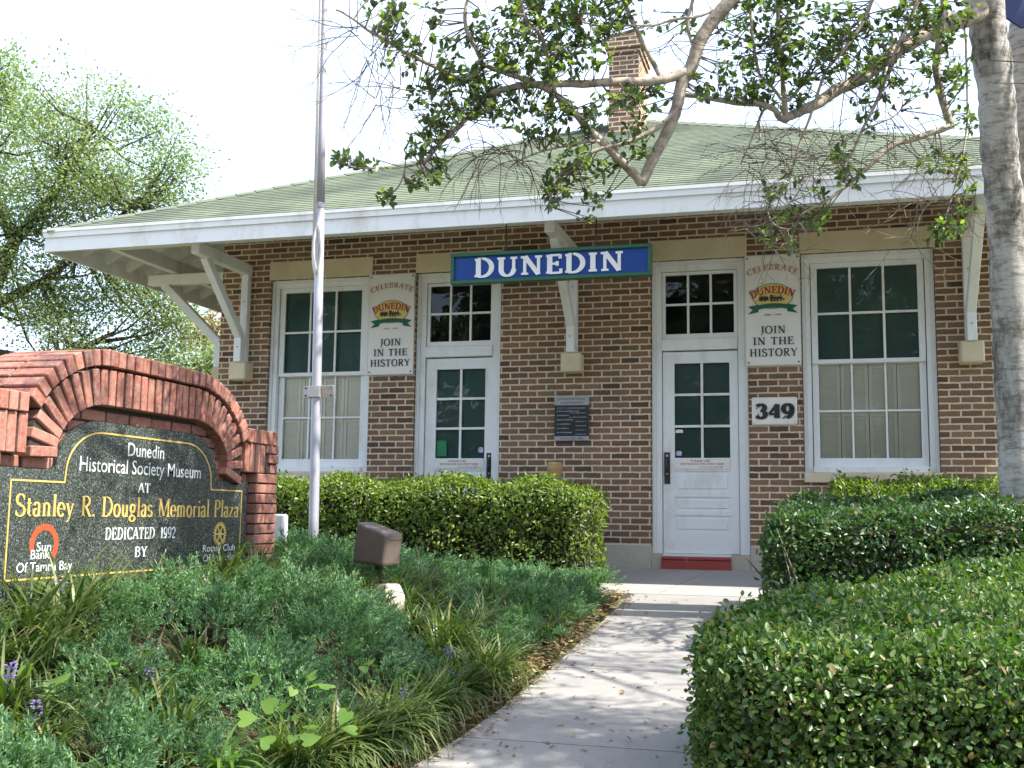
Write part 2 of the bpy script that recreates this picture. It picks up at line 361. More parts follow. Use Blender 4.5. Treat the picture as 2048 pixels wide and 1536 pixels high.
def leaves(P, D, Nn, L, Wd, fold=.18, curl=.12, wide=.45):
    """oval leaves: base P, direction D, normal hint Nn, lengths, widths -> verts, quads"""
    n = len(P); D = unit(D); X = unit(np.cross(D, Nn)); Nn = np.cross(X, D)
    L = np.broadcast_to(L, n)[:, None]; Wd = np.broadcast_to(Wd, n)[:, None]
    q = lambda t, s, u: P+D*L*t+X*Wd*s+Nn*(L*u)
    V = np.stack([q(0, 0, 0), q(.28, -.5, fold*.5), q(.70, -wide, fold*.4-curl*.5), q(1, 0, -curl), q(.70, wide, fold*.4-curl*.5), q(.28, .5, fold*.5)], 1).reshape(-1, 3)
    b = (np.arange(n)*6)[:, None]
    return V, np.concatenate([b+np.array([[0, 3, 2, 1]]), b+np.array([[0, 5, 4, 3]])], 0)
def blades(P, D, Nn, L, Wd):
    n = len(P); D = unit(D); X = unit(np.cross(D, Nn)); L = np.broadcast_to(L, n)[:, None]; Wd = np.broadcast_to(Wd, n)[:, None]
    V = np.stack([P-X*Wd*.35, P+X*Wd*.35, P+D*L*.55+X*Wd*.5, P+D*L, P+D*L*.55-X*Wd*.5], 1).reshape(-1, 3)
    b = (np.arange(n)*5)[:, None]
    return V, b, n
def cat(parts):
    V = []; F = []; k = 0
    for v, f in parts: V.append(v); F.append(f+k); k += len(v)
    return np.concatenate(V), np.concatenate(F)

# ------------------------------------------------------------------ lettering
def arc(cx, cy, rx, ry, a0, a1, n=14): return [(cx+rx*math.cos(R(a0+(a1-a0)*i/n)), cy+ry*math.sin(R(a0+(a1-a0)*i/n))) for i in range(n+1)]
# strokes: ('v'|'n'|'k', pts) thick / thin / modulated ; serifs: (x, y, halfwidth)
GL = {
 'A': (.72, [('n', [(.06, 0), (.36, 1)]), ('v', [(.36, 1), (.66, 0)]), ('n', [(.16, .34), (.55, .34)])], [(.06, 0, .1), (.66, 0, .12)]),
 'B': (.62, [('v', [(.14, 0), (.14, 1)]), ('k', arc(.30, .76, .22, .22, 90, -90)), ('k', arc(.30, .27, .27, .27, 90, -90)), ('n', [(.14, 1), (.30, .98)]), ('n', [(.14, .54), (.30, .54)]), ('n', [(.14, .02), (.30, 0)])], [(.12, 0, .1), (.12, 1, .1)]),
 'C': (.70, [('k', arc(.42, .5, .34, .5, 45, 315, 20)), ('n', [(.67, .98), (.67, .74)])], []),
 'D': (.74, [('v', [(.15, 0), (.15, 1)]), ('k', arc(.28, .5, .38, .49, 90, -90, 18)), ('n', [(.13, .98), (.3, .99)]), ('n', [(.13, .02), (.3, .01)])], [(.12, 0, .11), (.12, 1, .11)]),
 'E': (.60, [('v', [(.15, 0), (.15, 1)]), ('n', [(.15, .97), (.54, .97)]), ('n', [(.15, .52), (.42, .52)]), ('n', [(.15, .03), (.57, .03)]), ('n', [(.54, 1), (.54, .78)]), ('n', [(.57, 0), (.57, .24)]), ('n', [(.43, .64), (.43, .40)])], [(.12, 0, .1), (.12, 1, .1)]),
 'H': (.80, [('v', [(.16, 0), (.16, 1)]), ('v', [(.64, 0), (.64, 1)]), ('n', [(.16, .5), (.64, .5)])], [(.16, 0, .14), (.16, 1, .14), (.64, 0, .14), (.64, 1, .14)]),
 'I': (.34, [('v', [(.17, 0), (.17, 1)])], [(.17, 0, .15), (.17, 1, .15)]),
 'J': (.36, [('v', [(.22, 1), (.22, .1)]), ('n', [(.22, .1), (.15, -.14), (.02, -.2)])], [(.22, 1, .15)]),
 'L': (.56, [('v', [(.15, 0), (.15, 1)]), ('n', [(.15, .03), (.52, .03)]), ('n', [(.52, 0), (.52, .26)])], [(.13, 0, .12), (.15, 1, .14)]),
 'M': (.94, [('n', [(.14, 0), (.14, 1)]), ('v', [(.14, 1), (.46, .05)]), ('n', [(.46, .05), (.80, 1)]), ('v', [(.80, 0), (.80, 1)])], [(.14, 0, .12), (.10, 1, .1), (.80, 0, .14), (.84, 1, .1)]),
 'N': (.82, [('n', [(.15, 0), (.15, 1)]), ('v', [(.15, 1), (.67, 0)]), ('n', [(.67, 0), (.67, 1)])], [(.15, 0, .13), (.12, 1, .12), (.67, 1, .13)]),
 'O': (.80, [('k', arc(.40, .5, .33, .5, 0, 360, 26))], []),
 'P': (.60, [('v', [(.15, 0), (.15, 1)]), ('k', arc(.30, .74, .24, .25, 90, -90)), ('n', [(.14, .99), (.30, .99)]), ('n', [(.14, .49), (.30, .49)])], [(.15, 0, .14), (.12, 1, .1)]),
 'R': (.68, [('v', [(.15, 0), (.15, 1)]), ('k', arc(.30, .75, .23, .24, 90, -90)), ('n', [(.14, .99), (.30, .99)]), ('n', [(.14, .51), (.30, .51)]), ('v', [(.30, .51), (.60, 0)])], [(.15, 0, .13), (.12, 1, .1), (.62, 0, .08)]),
 'S': (.56, [('k', arc(.28, .75, .20, .24, 30, 250)), ('v', [(.2, .57), (.36, .45)]), ('k', arc(.28, .25, .23, .25, 70, -150)), ('n', [(.47, .96), (.47, .74)]), ('n', [(.07, .04), (.07, .27)])], []),
 'T': (.66, [('v', [(.33, 0), (.33, 1)]), ('n', [(.05, .97), (.61, .97)]), ('n', [(.05, 1), (.05, .78)]), ('n', [(.61, 1), (.61, .78)])], [(.33, 0, .14)]),
 'U': (.80, [('v', [(.17, 1), (.17, .32)]), ('k', arc(.41, .33, .24, .33, 180, 360)), ('n', [(.65, .32), (.65, 1)])], [(.17, 1, .15), (.65, 1, .13)]),
 'Y': (.70, [('v', [(.08, 1), (.36, .45)]), ('n', [(.64, 1), (.36, .45)]), ('v', [(.36, .45), (.36, 0)])], [(.08, 1, .12), (.64, 1, .1), (.36, 0, .14)]),
 'a': (.46, [('v', [(.34, 0), (.34, .46)]), ('k', arc(.21, .46, .13, .18, 0, 160)), ('k', arc(.20, .17, .14, .17, 90, 330))], [(.38, 0, .06)]),
 'e': (.46, [('k', arc(.23, .32, .18, .32, 0, 320, 18)), ('n', [(.06, .36), (.41, .36)])], []),
 'g': (.48, [('k', arc(.22, .43, .15, .21, 0, 360, 16)), ('n', [(.12, .24), (.12, .12), (.3, .06)]), ('k', arc(.22, -.10, .19, .15, 0, 360, 16)), ('n', [(.34, .55), (.46, .62)])], []),
 'i': (.26, [('v', [(.14, 0), (.14, .62)]), ('v', [(.14, .82), (.14, .94)])], [(.14, 0, .11), (.10, .62, .07)]),
 'l': (.26, [('v', [(.14, 0), (.14, 1.04)])], [(.14, 0, .11), (.10, 1.04, .07)]),
 'm': (.78, [('v', [(.13, 0), (.13, .62)]), ('k', arc(.25, .44, .13, .18, 160, 0)), ('v', [(.38, .46), (.38, 0)]), ('k', arc(.50, .44, .13, .18, 160, 0)), ('v', [(.63, .46), (.63, 0)])], [(.13, 0, .1), (.38, 0, .09), (.64, 0, .1), (.09, .62, .06)]),
 'n': (.54, [('v', [(.13, 0), (.13, .62)]), ('k', arc(.26, .44, .14, .18, 160, 0)), ('v', [(.40, .46), (.40, 0)])], [(.13, 0, .1), (.40, 0, .1), (.09, .62, .06)]),
 'o': (.50, [('k', arc(.25, .31, .19, .32, 0, 360, 20))], []),
 'r': (.38, [('v', [(.13, 0), (.13, .62)]), ('n', [(.13, .45), (.22, .58), (.33, .60)])], [(.13, 0, .1), (.09, .62, .06)]),
 's': (.38, [('k', arc(.19, .46, .13, .16, 30, 240)), ('k', arc(.19, .16, .14, .16, 70, -150))], []),
 't': (.32, [('v', [(.14, .82), (.14, .1)]), ('n', [(.14, .1), (.2, .01), (.28, .05)]), ('n', [(.02, .60), (.28, .60)])], []),
 'u': (.54, [('v', [(.12, .62), (.12, .18)]), ('k', arc(.24, .18, .12, .18, 180, 350)), ('v', [(.39, .62), (.39, 0)])], [(.09, .62, .06), (.36, .62, .06), (.43, 0, .05)]),
 'y': (.50, [('v', [(.08, .62), (.26, .04)]), ('n', [(.44, .62), (.20, -.20), (.08, -.26)])], [(.08, .62, .1), (.42, .62, .09)]),
 'z': (.44, [('n', [(.05, .60), (.38, .60)]), ('v', [(.38, .60), (.05, .03)]), ('n', [(.05, .03), (.40, .03)])], []),
 '1': (.34, [('v', [(.18, 0), (.18, 1)]), ('n', [(.05, .86), (.18, .97)])], [(.18, 0, .12)]),
 '2': (.54, [('k', arc(.27, .74, .20, .26, 170, -30)), ('n', [(.46, .62), (.06, .05)]), ('v', [(.06, .05), (.50, .05)])], []),
 '3': (.56, [('k', arc(.27, .76, .19, .23, 150, -90)), ('k', arc(.27, .27, .22, .27, 90, -150)), ('v', [(.08, .80), (.12, .78)]), ('v', [(.07, .22), (.11, .20)])], []),
 '4': (.58, [('v', [(.42, 0), (.42, 1)]), ('n', [(.42, 1), (.04, .30)]), ('n', [(.04, .28), (.56, .28)])], [(.42, 0, .14)]),
 '8': (.54, [('k', arc(.27, .76, .19, .23, 0, 360)), ('k', arc(.27, .27, .22, .27, 0, 360))], []),
 '9': (.56, [('k', arc(.28, .67, .21, .32, 0, 360, 18)), ('k', arc(.22, .60, .27, .58, 10, -85)), ('v', [(.10, .10), (.15, .06)])], []),
 '.': (.2, [('v', [(.1, 0), (.1, .1)])], []), ' ': (.34, [], []), '-': (.36, [('v', [(.06, .4), (.3, .4)])], []),
}
def serif_text(mb, txt, o, ax, ay, nn, width, cap, tk=.15, tn=.06, st=.05, depth=.002, gap=.06, arcfn=None, center=True):
    """roman lettering cut as thin raised shapes; o = baseline centre (or left)"""
    o, ax, ay, nn = Vector(o), Vector(ax), Vector(ay), Vector(nn)
    tot = sum(GL[c][0]+gap for c in txt)-gap; sx = width/tot; x = -tot/2 if center else 0.; lay = 0
    def emit(poly, cxg):
        nonlocal lay
        lay += 1; pts = []
        for (px, py) in poly:
            X = px*sx; Y = py*cap
            if arcfn: X, Y = arcfn(X, Y, cxg*sx)
            pts.append((X, Y))
        mb.prism(pts, o, ax, ay, nn, depth+(lay % 6)*.00012)
    for c in txt:
        w, strokes, ser = GL[c]; cxg = x+w/2
        for kind, pts in strokes:
            for i in range(len(pts)-1):
                (x0, y0), (x1, y1) = pts[i], pts[i+1]
                dx, dy = x1-x0, y1-y0; L = math.hypot(dx, dy) or 1e-6
                if kind == 'v': t = tk
                elif kind == 'n': t = tn
                else: t = tn+(tk-tn)*abs(dy/L)**1.3
                nx, ny = -dy/L*t/2, dx/L*t/2; e = .02 if kind == 'k' else 0
                ex, ey = dx/L*e, dy/L*e
                emit([(x+x0-nx-ex, y0-ny-ey), (x+x1-nx+ex, y1-ny+ey), (x+x1+nx+ex, y1+ny+ey), (x+x0+nx-ex, y0+ny-ey)][::1], cxg)
        for (px, py, hw) in ser:
            y0, y1 = (0, st) if py < .3 else (py-st, py)
            emit([(x+px-hw, y0), (x+px+hw, y0), (x+px+hw, y1), (x+px-hw, y1)], cxg)
        x += w+gap
    return mb
def sans_text(mb, txt, o, ax, ay, nn, width, cap, depth=.0015, center=True, bold=0.0):
    cu = bpy.data.curves.new('t', 'FONT'); cu.body = txt; cu.size = 1; cu.offset = bold; cu.resolution_u = 3
    ob = bpy.data.objects.new('t', cu); COL.objects.link(ob)
    dg = bpy.context.evaluated_depsgraph_get(); me = bpy.data.meshes.new_from_object(ob.evaluated_get(dg))
    xs = [v.co.x for v in me.vertices]; x0, x1 = min(xs), max(xs); sx = width/(x1-x0); sy = cap/.70
    o, ax, ay, nn = Vector(o), Vector(ax), Vector(ay), Vector(nn); c = (x0+x1)/2 if center else x0
    mb.add([o+ax*(v.co.x-c)*sx+ay*v.co.y*sy+nn*depth for v in me.vertices], [tuple(p.vertices) for p in me.polygons])
    bpy.data.objects.remove(ob); bpy.data.curves.remove(cu); bpy.data.meshes.remove(me); return mb
FX, FZ, FN = (1, 0, 0), (0, 0, 1), (0, -1, 0)     # facade basis

# ================================================================== SETTING
def grid(name, xs, ys, zf, m, parent=None):
    V = [(x, y, zf(x, y)) for y in ys for x in xs]; nx = len(xs)
    F = [(j*nx+i, j*nx+i+1, (j+1)*nx+i+1, (j+1)*nx+i) for j in range(len(ys)-1) for i in range(nx-1)]
    b = MB(); b.add(V, F); return b.build(name, m, parent, True)
g = grid('ground', [-400, -60, -20, -8, -4, 0, 4, 8, 20, 60, 400], [-400, -60, -20, -12, -9, -6, -3, 0, 3, 10, 30, 100, 400], lambda x, y: gz(x, y)-.05-(.35 if y < -12 else 0), 'ground'); tag(g, kind='structure')
bx = [-4.5+.12*i for i in range(45)]; bx[-1] = .80
by = [-9.4+.14*i for i in range(57)]
g = grid('planting_bed', bx, by, lambda x, y: bedz(x, y)+.02*noise.noise(Vector((x*4, y*4, 0)))-.03, 'soil'); tag(g, kind='structure')
def slab(mb, pts, th=.1, dz=0.):
    k = len(pts); V = [(x, y, SL*y+dz) for x, y in pts]+[(x, y, SL*y+dz-th) for x, y in pts]
    mb.add(V, [tuple(range(k)), tuple(range(k, 2*k))[::-1]]+[(i, k+i, k+(i+1) % k, (i+1) % k) for i in range(k)])
xl = lambda y: np.interp(-y, [1.6, 4.5, 5.3, 6.1, 6.6, 7.6, 9.1], [.90, .87, .84, .77, .70, .5, .1])
pb = MB(); js = [-1.62, -3.05, -4.50, -6.06, -7.6, -9.1, -10.6]; gp = .005
for a, b in zip(js, js[1:]):
    yy = [a-gp-(a-b-2*gp)*i/4 for i in range(5)]
    slab(pb, [(2.12, y) for y in yy[::-1]][:1]+[(2.12, yy[0])]+[(float(xl(y)), y) for y in yy])
p = pb.build('path', 'concrete'); tag(p, kind='structure')
pb = MB(); xs = [-4.5, -3.0, -1.5, 0.02, 1.12, 2.75, 4.3, 5.8]
for i, (a, b) in enumerate(zip(xs, xs[1:])):
    o = .55 if a == 1.12 else 0; o2 = .55 if b == 1.12 else 0
    slab(pb, [(a+gp-.0*o, -1.61), (b-gp-0*o2, -1.61), (b-gp+(.38 if b == 1.12 else 0), 0.3), (a+gp+(.38 if a == 1.12 else 0), 0.3)])
p = pb.build('pavement', 'landing'); tag(p, kind='structure')

pb = MB(); V = []
for x0, x1 in [(-30+1.5*i, -28.504+1.5*i) for i in range(40)]: slab(pb, [(x0, -12.6), (x1, -12.6), (x1, -10.61), (x0, -10.61)])
p = pb.build('street_pavement', 'landing'); tag(p, kind='structure')  # out-of-view paving, added with the road to bounce sunlight upwards
pb = MB(); pb.box(-80, 80, -24, -12.9, -1.6, -1.25); p = pb.build('road', concretemat('road_asphalt', (.30, .29, .28), (.24, .235, .23))); tag(p, kind='structure')  # out-of-view road, added in a pale tone to bounce sunlight onto eaves and facade
pb = MB(); pb.box(-80, 80, -12.895, -12.61, -1.6, SL*-12-.01, .02); p = pb.build('kerb', 'landing'); tag(p, kind='structure')

# ================================================================== BUILDING
B = thing('brick_building', 'low brown brick depot with a green hipped shingle roof and white eave brackets', 'building', (0, 0, 0))
HW, HD, WT = 4.30, 12.0, 4.2
openings = [(-3.665, -2.375, .985, 3.235), (-1.835, -.83, -.1, 3.235), (.83, 1.835, -.1, 3.235), (2.375, 3.665, .985, 3.235)]
wb = MB()
xs = sorted({-HW, HW, *[o[0] for o in openings], *[o[1] for o in openings]}); zs = [.2425, .985, 3.235, WT]
for a, b in zip(xs, xs[1:]):
    for c, d in zip(zs, zs[1:]):
        mx, mz = (a+b)/2, (c+d)/2
        if any(o[0] < mx < o[1] and o[2] < mz < o[3] for o in openings): continue
        wb.add([(a, 0, c), (b, 0, c), (b, 0, d), (a, 0, d)], [(0, 1, 2, 3)])
for (a, b, c, d) in openings:
    c = max(c, .2425)
    wb.add([(a, 0, c), (a, .3, c), (a, .3, d), (a, 0, d)], [(0, 1, 2, 3)])
    wb.add([(b, 0, c), (b, .3, c), (b, .3, d), (b, 0, d)], [(3, 2, 1, 0)])
    wb.add([(a, 0, d), (b, 0, d), (b, .3, d), (a, .3, d)], [(3, 2, 1, 0)])
for s in (-1, 1):
    q = [(s*HW, 0, .2425), (s*HW, HD, .2425), (s*HW, HD, WT), (s*HW, 0, WT)]
    wb.add(q, [(0, 1, 2, 3)[::-s]])
wb.add([(HW, HD, .2425), (-HW, HD, .2425), (-HW, HD, WT), (HW, HD, WT)], [(0, 1, 2, 3)])
wb.build('wall', 'brick', B)
pm = MB()
def pl(a, b, z1=.2425, y0=-.012, y1=.3): pm.box(a, b, y0, y1, -.5, z1, .012)
pl(-HW-.012, -1.835); pl(-.83, .83); pl(1.835, HW+.012)
for s in (1, -1):
    for a, b in ((.832, .935), (1.642, 1.833)):
        pm.box(*sorted((s*a, s*b)), -.004, .28, -.5, .150)
pm.box(-HW-.012, -HW+.2, .31, HD, -.5, .2425); pm.box(HW-.2, HW+.012, .31, HD, -.5, .2425)
pm.build('plinth', 'plinth', B)

# ---- roof
OV = 1.4; EX = HW+OV+(-.01); EZ = 3.59; PT = .5
AY = -OV+EX; AZ = EZ+EX*PT; RB = HD+OV-EX
rb = MB(); ruv = []
def slope(p0, p1, a0, a1):
    """eave p0->p1 rising to a0->a1 in stepped courses"""
    p0, p1, a0, a1 = map(Vector, (p0, p1, a0, a1)); ed = (p1-p0).normalized()
    upv = (a0-p0)-ed*(a0-p0).dot(ed); Ls = upv.length; nv = ed.cross(upv).normalized(); n = int(Ls/.125)
    for k in range(n+1):
        t0, t1 = k*.125/Ls, min(1, (k+1)*.125/Ls)
        if t1 <= t0+1e-6: continue
        q = [p0.lerp(a0, t0)+nv*.008, p1.lerp(a1, t0)+nv*.008, p1.lerp(a1, t1)+nv*.002, p0.lerp(a0, t1)+nv*.002, p0.lerp(a0, t0), p1.lerp(a1, t0)]
        rb.add(q, [(0, 1, 2, 3), (4, 5, 1, 0)])
        u = [(x-p0).dot(ed) for x in q]; h = .07*((k*7) % 5)
        ruv.extend([(u[0]+h, k*.125), (u[1]+h, k*.125), (u[2]+h, (k+1)*.125-.0005), (u[3]+h, (k+1)*.125-.0005)]); ruv.extend([(u[4]+h, k*.125+.01), (u[5]+h, k*.125+.01), (u[1]+h, k*.125+.02), (u[0]+h, k*.125+.02)])
yf, yb = -OV, HD+OV
slope((-EX, yf, EZ), (EX, yf, EZ), (0, AY, AZ), (0, AY, AZ))
slope((-EX, yb, EZ), (-EX, yf, EZ), (0, RB, AZ), (0, AY, AZ))
slope((EX, yf, EZ), (EX, yb, EZ), (0, AY, AZ), (0, RB, AZ))
slope((EX, yb, EZ), (-EX, yb, EZ), (0, RB, AZ), (0, RB, AZ))
roof = rb.build('roof', 'roof', B)
uvl = roof.data.uv_layers.new(name='UVMap'); uvl.data.foreach_set('uv', np.array(ruv, dtype=np.float32).ravel())
cp = MB()
for a, b in (((-EX, yf, EZ), (0, AY, AZ)), ((EX, yf, EZ), (0, AY, AZ)), ((0, AY, AZ), (0, RB, AZ))):
    a, b = Vector(a), Vector(b); n = int((b-a).length/.24)
    for i in range(n):
        q0, q1 = a.lerp(b, i/n), a.lerp(b, (i+1.15)/n)
        d = (b-a).normalized(); sd = d.cross(Vector((0, 0, 1))).normalized(); z = Vector((0, 0, 1))
        V = []
        for q, up in ((q0, .022), (q1, .012)): V += [q+sd*.13-z*(.052 if abs(d.z) > .01 else .055)+z*up, q+z*(up+.006), q-sd*.13-z*(.052 if abs(d.z) > .01 else .055)+z*up]
        cp.add(V, [(0, 1, 4, 3), (1, 2, 5, 4), (0, 2, 1)])
hc = cp.build('ridge_cap', simple('ridge_shingle', (.112, .135, .098), (.14, .162, .118), 7, .95, .1), roof)
sf = MB(); dz = -.055
def sof(*q): sf.add([(x, y, z+dz) for x, y, z in q], [tuple(range(len(q)))[::-1]])
sof((-EX, yf, EZ), (EX, yf, EZ), (0, AY, AZ)); sof((-EX, yb, EZ), (-EX, yf, EZ), (0, AY, AZ), (0, RB, AZ)); sof((EX, yf, EZ), (EX, yb, EZ), (0, RB, AZ), (0, AY, AZ))
so = sf.build('soffit', 'soffit', roof)
fa = MB()
fa.box(-EX-.012, EX+.012, yf-.030, yf+.02, 3.505, 3.585); fa.box(-EX-.004, EX+.004, yf-.012, yf+.03, 3.35, 3.504)
fa.box(-EX-.018, EX+.018, yf-.040, yf-.004, 3.5655, 3.600)
for s in (-1, 1):
    x0, x1 = sorted((s*(EX+.012), s*(EX-.02))); fa.box(x0, x1, yf+.021, yb, 3.505, 3.585)
    x0, x1 = sorted((s*(EX+.004), s*(EX-.03))); fa.box(x0, x1, yf+.031, yb, 3.35, 3.504)
fa.build('fascia', 'white', roof)
zr = lambda d: EZ+d*PT-.055   # underside of boards at distance d in from the eave
def rafter(a, b):
    mb = MB(); mb.bar(a, b, .045, .125); return mb
k = 0
for i in range(31):
    y = -1.24+.42*i
    if y > HD+1.0: break
    for s in (-1, 1):
        if s == 1 and i > 4: continue
        d1 = min(1.40, (y-yf) if y < 0 else 9)
        if d1 < .1: continue
        rafter((s*(EX-.03), y, zr(.03)-.066), (s*(EX-d1), y, zr(d1)-.066)).build('rafter', 'soffit', roof)
for i in range(27):
    x = -5.46+.42*i
    d1 = min(1.40, EX-abs(x))
    if d1 < .12: continue
    rafter((x, yf+.03, zr(.03)-.066), (x, yf+d1, zr(d1)-.066)).build('rafter', 'soffit', roof)
for s in (-1, 1):
    mb = MB(); mb.bar((s*(EX-.06), yf+.06, zr(.06)-.10), (s*HW, 0, zr(OV)-.10), .07, .18); mb.build('hip_rafter', 'soffit', roof)
mb = MB()
mb.box(-5.145, -5.055, -1.12, HD, 3.435, 3.60, .006); mb.box(5.055, 5.145, -1.12, HD, 3.435, 3.60, .006); mb.box(-5.05, 5.05, -1.075, -.985, 3.436, 3.598)
mb.build('eave_beam', 'soffit', roof)

# ---- chimney
ch = MB(); ch.box(-.205, .215, 3.10, 3.86, 5.4, 6.98); ch.box(-.23, .24, 3.075, 3.885, 6.98, 7.05); ch.box(-.255, .265, 3.05, 3.91, 7.05, 7.20); ch.box(-.23, .24, 3.075, 3.885, 7.20, 7.27)
co = ch.build('chimney', 'brick', B)
cc = MB(); cc.box(-.10, .11, 3.25, 3.72, 7.27, 7.34, .01); cc.build('flue_cap', 'plinth', co)

# ---- brackets
def bracket(ox, oy, dx, dy):
    """wall point (ox,oy), outward direction (dx,dy)"""
    o = Vector((ox, oy, 0)); d = Vector((dx, dy, 0)); t = Vector((-dy, dx, 0))
    P = lambda a, z: o+d*a+Vector((0, 0, z))
    mb = MB(); u = (0, 0, 1)
    mb.obox(P(.585, 3.365), d, t, u, (.585, .052, .065), .008)              # beam
    mb.obox(P(.046, 2.78), d, t, u, (.042, .046, .518), .006)              # wall post
    mb.bar(P(.96, 3.31), P(.155, 2.55), .088, .10, tuple(t.cross(Vector((0, 0, 1)))), .006)
    mb.obox(P(.150, 2.405), d, t, u, (.052, .045, .155), .006)              # foot
    b = mb.build('bracket', 'white', B)
    c = MB(); c.obox(P(.08, 2.145), d, t, u, (.105, .108, .104), .014); c.build('corbel', 'stone', b)
    bo = MB()
    for z in (2.42, 2.98): bo.tube([P(.204 if z < 2.5 else .09, z), P(.209 if z < 2.5 else .094, z)], .012, 8)
    bo.build('bolt', 'steel', b)
for x in (-3.955, 0.0, 3.965): bracket(x, 0, 0, -1)
for y in (.25, 4.2, 8.2): bracket(-HW, y, -1, 0)
bracket(HW, .25, 1, 0)

# ---- windows and doors
def sash_bars(mb, x0, x1, z0, z1, nx, nz, y, fr, mun, d=.035):
    """frame around glass area (x0..x1,z0..z1) + muntins"""
    mb.box(x0-fr[0], x0, y, y+d, z0-fr[2], z1+fr[3]); mb.box(x1, x1+fr[1], y, y+d, z0-fr[2], z1+fr[3])
    mb.box(x0, x1, y, y+d, z1, z1+fr[3]); mb.box(x0, x1, y, y+d, z0-fr[2], z0)
    for i in range(1, nx):
        x = x0+(x1-x0)*i/nx; mb.box(x-mun/2, x+mun/2, y+.006, y+d-.006, z0, z1)
    for j in range(1, nz):
        z = z0+(z1-z0)*j/nz; mb.box(x0, x1, y+.009, y+d-.009, z-mun/2, z+mun/2)
def lintel(x0, x1, parent):
    mb = MB(); mb.box(x0, x1, -.014, .29, 3.2355, 3.455, .006); mb.build('lintel', 'stone', parent)
def casing(mb, a, b, z0, z1, w=.085):
    y = .07
    mb.box(a+.006, a+w*.45, y-.022, y+.12, z0, z1); mb.box(a+w*.45+.001, a+w, y, y+.12, z0, z1)
    mb.box(b-w*.45, b-.006, y-.022, y+.12, z0, z1); mb.box(b-w, b-w*.45-.001, y, y+.12, z0, z1)
    mb.box(a+w+.001, b-w-.001, y, y+.12, z1-w, z1); mb.box(a+w*.45+.001, b-w*.45-.001, y-.022, y-.001, z1-w*.45, z1)
def window(a, b):
    f = MB(); casing(f, a, b, .986, 3.234, .088)
    f.box(a+.09, b-.09, .02, .19, .986, 1.045, .006)
    w = f.build('window', 'white', B)
    gx0, gx1 = (a+b)/2-.486, (a+b)/2+.486
    s = MB(); sash_bars(s, gx0, gx1, 2.142, 3.092, 3, 2, .095, (.062, .062, .04, .052), .024, .035); s.build('sash', 'white', w)
    s = MB(); sash_bars(s, gx0, gx1, 1.138, 2.095, 3, 2, .132, (.062, .062, .090, .045), .020, .035); s.build('sash', 'white', w)
    q = MB(); q.add([(gx0-.02, .110, 2.12), (gx1+.02, .110, 2.12), (gx1+.02, .110, 3.11), (gx0-.02, .110, 3.11)], [(0, 1, 2, 3)]); q.build('pane', 'pane', w)
    q = MB(); q.add([(gx0-.02, .147, 1.10), (gx1+.02, .147, 1.10), (gx1+.02, .147, 2.11), (gx0-.02, .147, 2.11)], [(0, 1, 2, 3)]); q.build('pane', 'pane', w)
    q = MB(); q.box(gx0-.06, gx1+.06, .152, .160, 2.12, 3.20); q.build('blind', 'blind', w)
    q = MB(); pw = (gx1-gx0+.12)/4
    for i in range(4):
        x0 = gx0-.06+pw*i; x1 = x0+pw-.006
        q.box(x0, x0+.035, .170, .20, 1.0, 2.11); q.box(x1-.035, x1, .170, .20, 1.0, 2.11)
        for z0, z1 in ((1.0, 1.06), (1.565, 1.61), (2.05, 2.11)): q.box(x0+.0355, x1-.0355, .172, .198, z0, z1)
        for z0, z1 in ((1.06, 1.565), (1.61, 2.05)):
            n = int((z1-z0)/.021)
            for j in range(n):
                z = z0+(j+.5)*(z1-z0)/n
                q.obox(((x0+x1)/2, .186, z), (1, 0, 0), (0, .40, .917), (0, -.917, .40), ((x1-x0)/2-.036, .0125, .0018))
        q.box(x0, x1, .206, .21, 1.0, 2.11)
    q.build('shutter', 'shutter', w)
    q = MB(); q.box((a+b)/2-.645, (a+b)/2+.645, -.052, .25, .885, .984, .008); q.build('sill', 'stone', w)
    lintel((a+b)/2-.655, (a+b)/2+.655, w); return w
window(-3.665, -2.375); window(2.375, 3.665)
